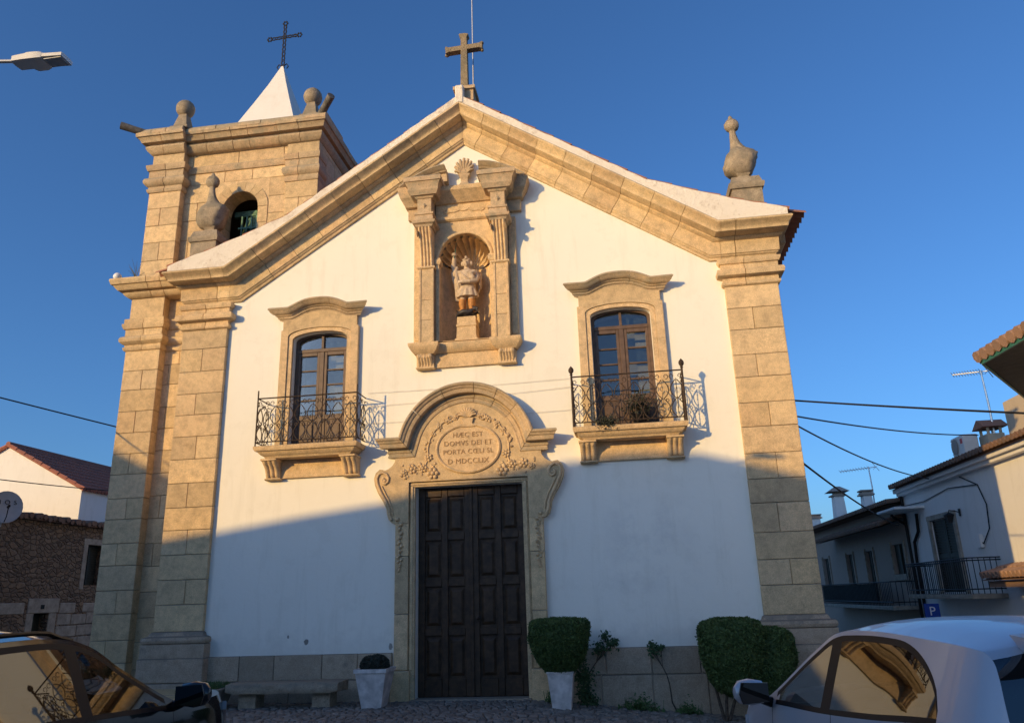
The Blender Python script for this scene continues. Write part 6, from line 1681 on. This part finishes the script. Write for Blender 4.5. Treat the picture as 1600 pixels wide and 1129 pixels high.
    return t, P, dict(W=W, belt=belt, top=top, edge=edge, ysd=ysd)
# small silver hatchback, nose to the church, right of the viewpoint
PR = dict(front=1.72, rear=-1.36, sill=.24, tumble=.38, wr=.285, wz=.285, ax=(1.17, -.93), A=.86, C=-.95, lz=.80,
          stops=(.86, .13, .02, -.95, -1.338, -1.325, -1.305, -1.28, -1.26, -1.24, -1.222, -1.205, -1.18), width=[(-1.36, .70), (-1.29, .765), (-1.15, .795), (-0.978, .805), (0, .815), (.9, .80), (1.4, .745), (1.65, .60), (1.72, .50)],
          belt=[(-1.36, .97), (-1.15, 1.055), (-.9, 1.045), (-.4, 1.0), (.1, .965), (.9, .93), (1.3, .84), (1.6, .72), (1.72, .60)],
          top=[(-1.36, .985), (-1.34, 1.03), (-1.235, 1.375), (-1.19, 1.415), (-.9, 1.455), (-.4, 1.475), (.0, 1.465), (.15, 1.445), (.35, 1.36), (.95, 1.005), (1.0, .98), (1.3, .90), (1.6, .77), (1.72, .62)],
          edge=[(-1.36, .982), (-1.335, 1.03), (-1.225, 1.33), (-1.17, 1.365), (-.8, 1.395), (-.3, 1.415), (.0, 1.405), (.12, 1.385), (.3, 1.30), (.92, .955), (1.0, .93), (1.3, .85)],
          ws=(.16, .96), rw=(-1.338, -1.222), pillars=[(.02, .13)], mir=(.10, .075), handles=(.18, -.62), seams=(.80, .0, -.72), dark_rear='carglass_dark')
MESH_CAR_R = car('small pale silver hatchback with rear spoiler at lower right, nose towards the church', CAR_R[:3], CAR_R[3], PR, 'carsilver', 'carglass', 'cars parked before the church')
# roof spoiler and aerial of the hatchback
t, P, F = MESH_CAR_R
q = MB(); q.loft([[(-1.16, y*.50, F['top'](-1.16)+.004+.012*(1-y*y)), (-1.42, y*.54, F['top'](-1.16)-.012+.012*(1-y*y)), (-1.44, y*.54, F['top'](-1.16)-.05), (-1.22, y*.50, F['top'](-1.20)-.05)] for y in (-1, -.8, -.4, 0, .4, .8, 1)]); obj('rear_spoiler', q, 'carsilver', t, 40)
# black crossover, nose to the church, left of the viewpoint
PL = dict(front=2.02, rear=-2.05, sill=.26, tumble=.45, wr=.33, wz=.33, ax=(1.28, -1.30), A=.78, C=-1.45, lz=.86,
          stops=(.78, -.10, -.20, -1.45), width=[(-2.05, .72), (-1.9, .82), (-1.4, .89), (0, .905), (.9, .895), (1.5, .85), (1.9, .70), (2.02, .56)],
          belt=[(-2.05, .98), (-1.5, 1.03), (-.8, 1.0), (0, .96), (.78, .915), (1.0, .90), (1.5, .86), (1.85, .77), (2.02, .62)],
          top=[(-2.05, 1.04), (-1.95, 1.2), (-1.75, 1.36), (-1.45, 1.43), (-.9, 1.475), (-.4, 1.485), (-.1, 1.465), (.05, 1.44), (.3, 1.335), (.95, 1.0), (1.02, .975), (1.5, .93), (1.85, .82), (2.02, .66)],
          edge=[(-2.05, 1.035), (-1.8, 1.22), (-1.5, 1.33), (-1.0, 1.395), (-.4, 1.41), (-.15, 1.395), (.05, 1.345), (.3, 1.20), (.88, .94), (1.0, .915)],
          ws=(.03, .98), rw=(-2.0, -1.62), pillars=[(-.20, -.10)], mir=(.06, .085), handles=(-.02, -1.0), seams=(.76, -.17, -1.12), dark_rear='carglass_dark')
MESH_CAR_L = car('glossy black car with roof rails at lower left, nose towards the church', CAR_L[:3], CAR_L[3], PL, 'carblack', 'carglass', 'cars parked before the church')
t, P, F = MESH_CAR_L
for sd in (1, -1):
    q = MB(); q.tube([(x, sd*(F['ysd'](x, F['edge'](x))-.045), F['edge'](x)+.03+(.0 if -1.35 < x < -.2 else -.02)) for x in [-1.45+.1*k for k in range(15)]], .014, 6); obj('roof_rail', q, 'plastic', t, 60)
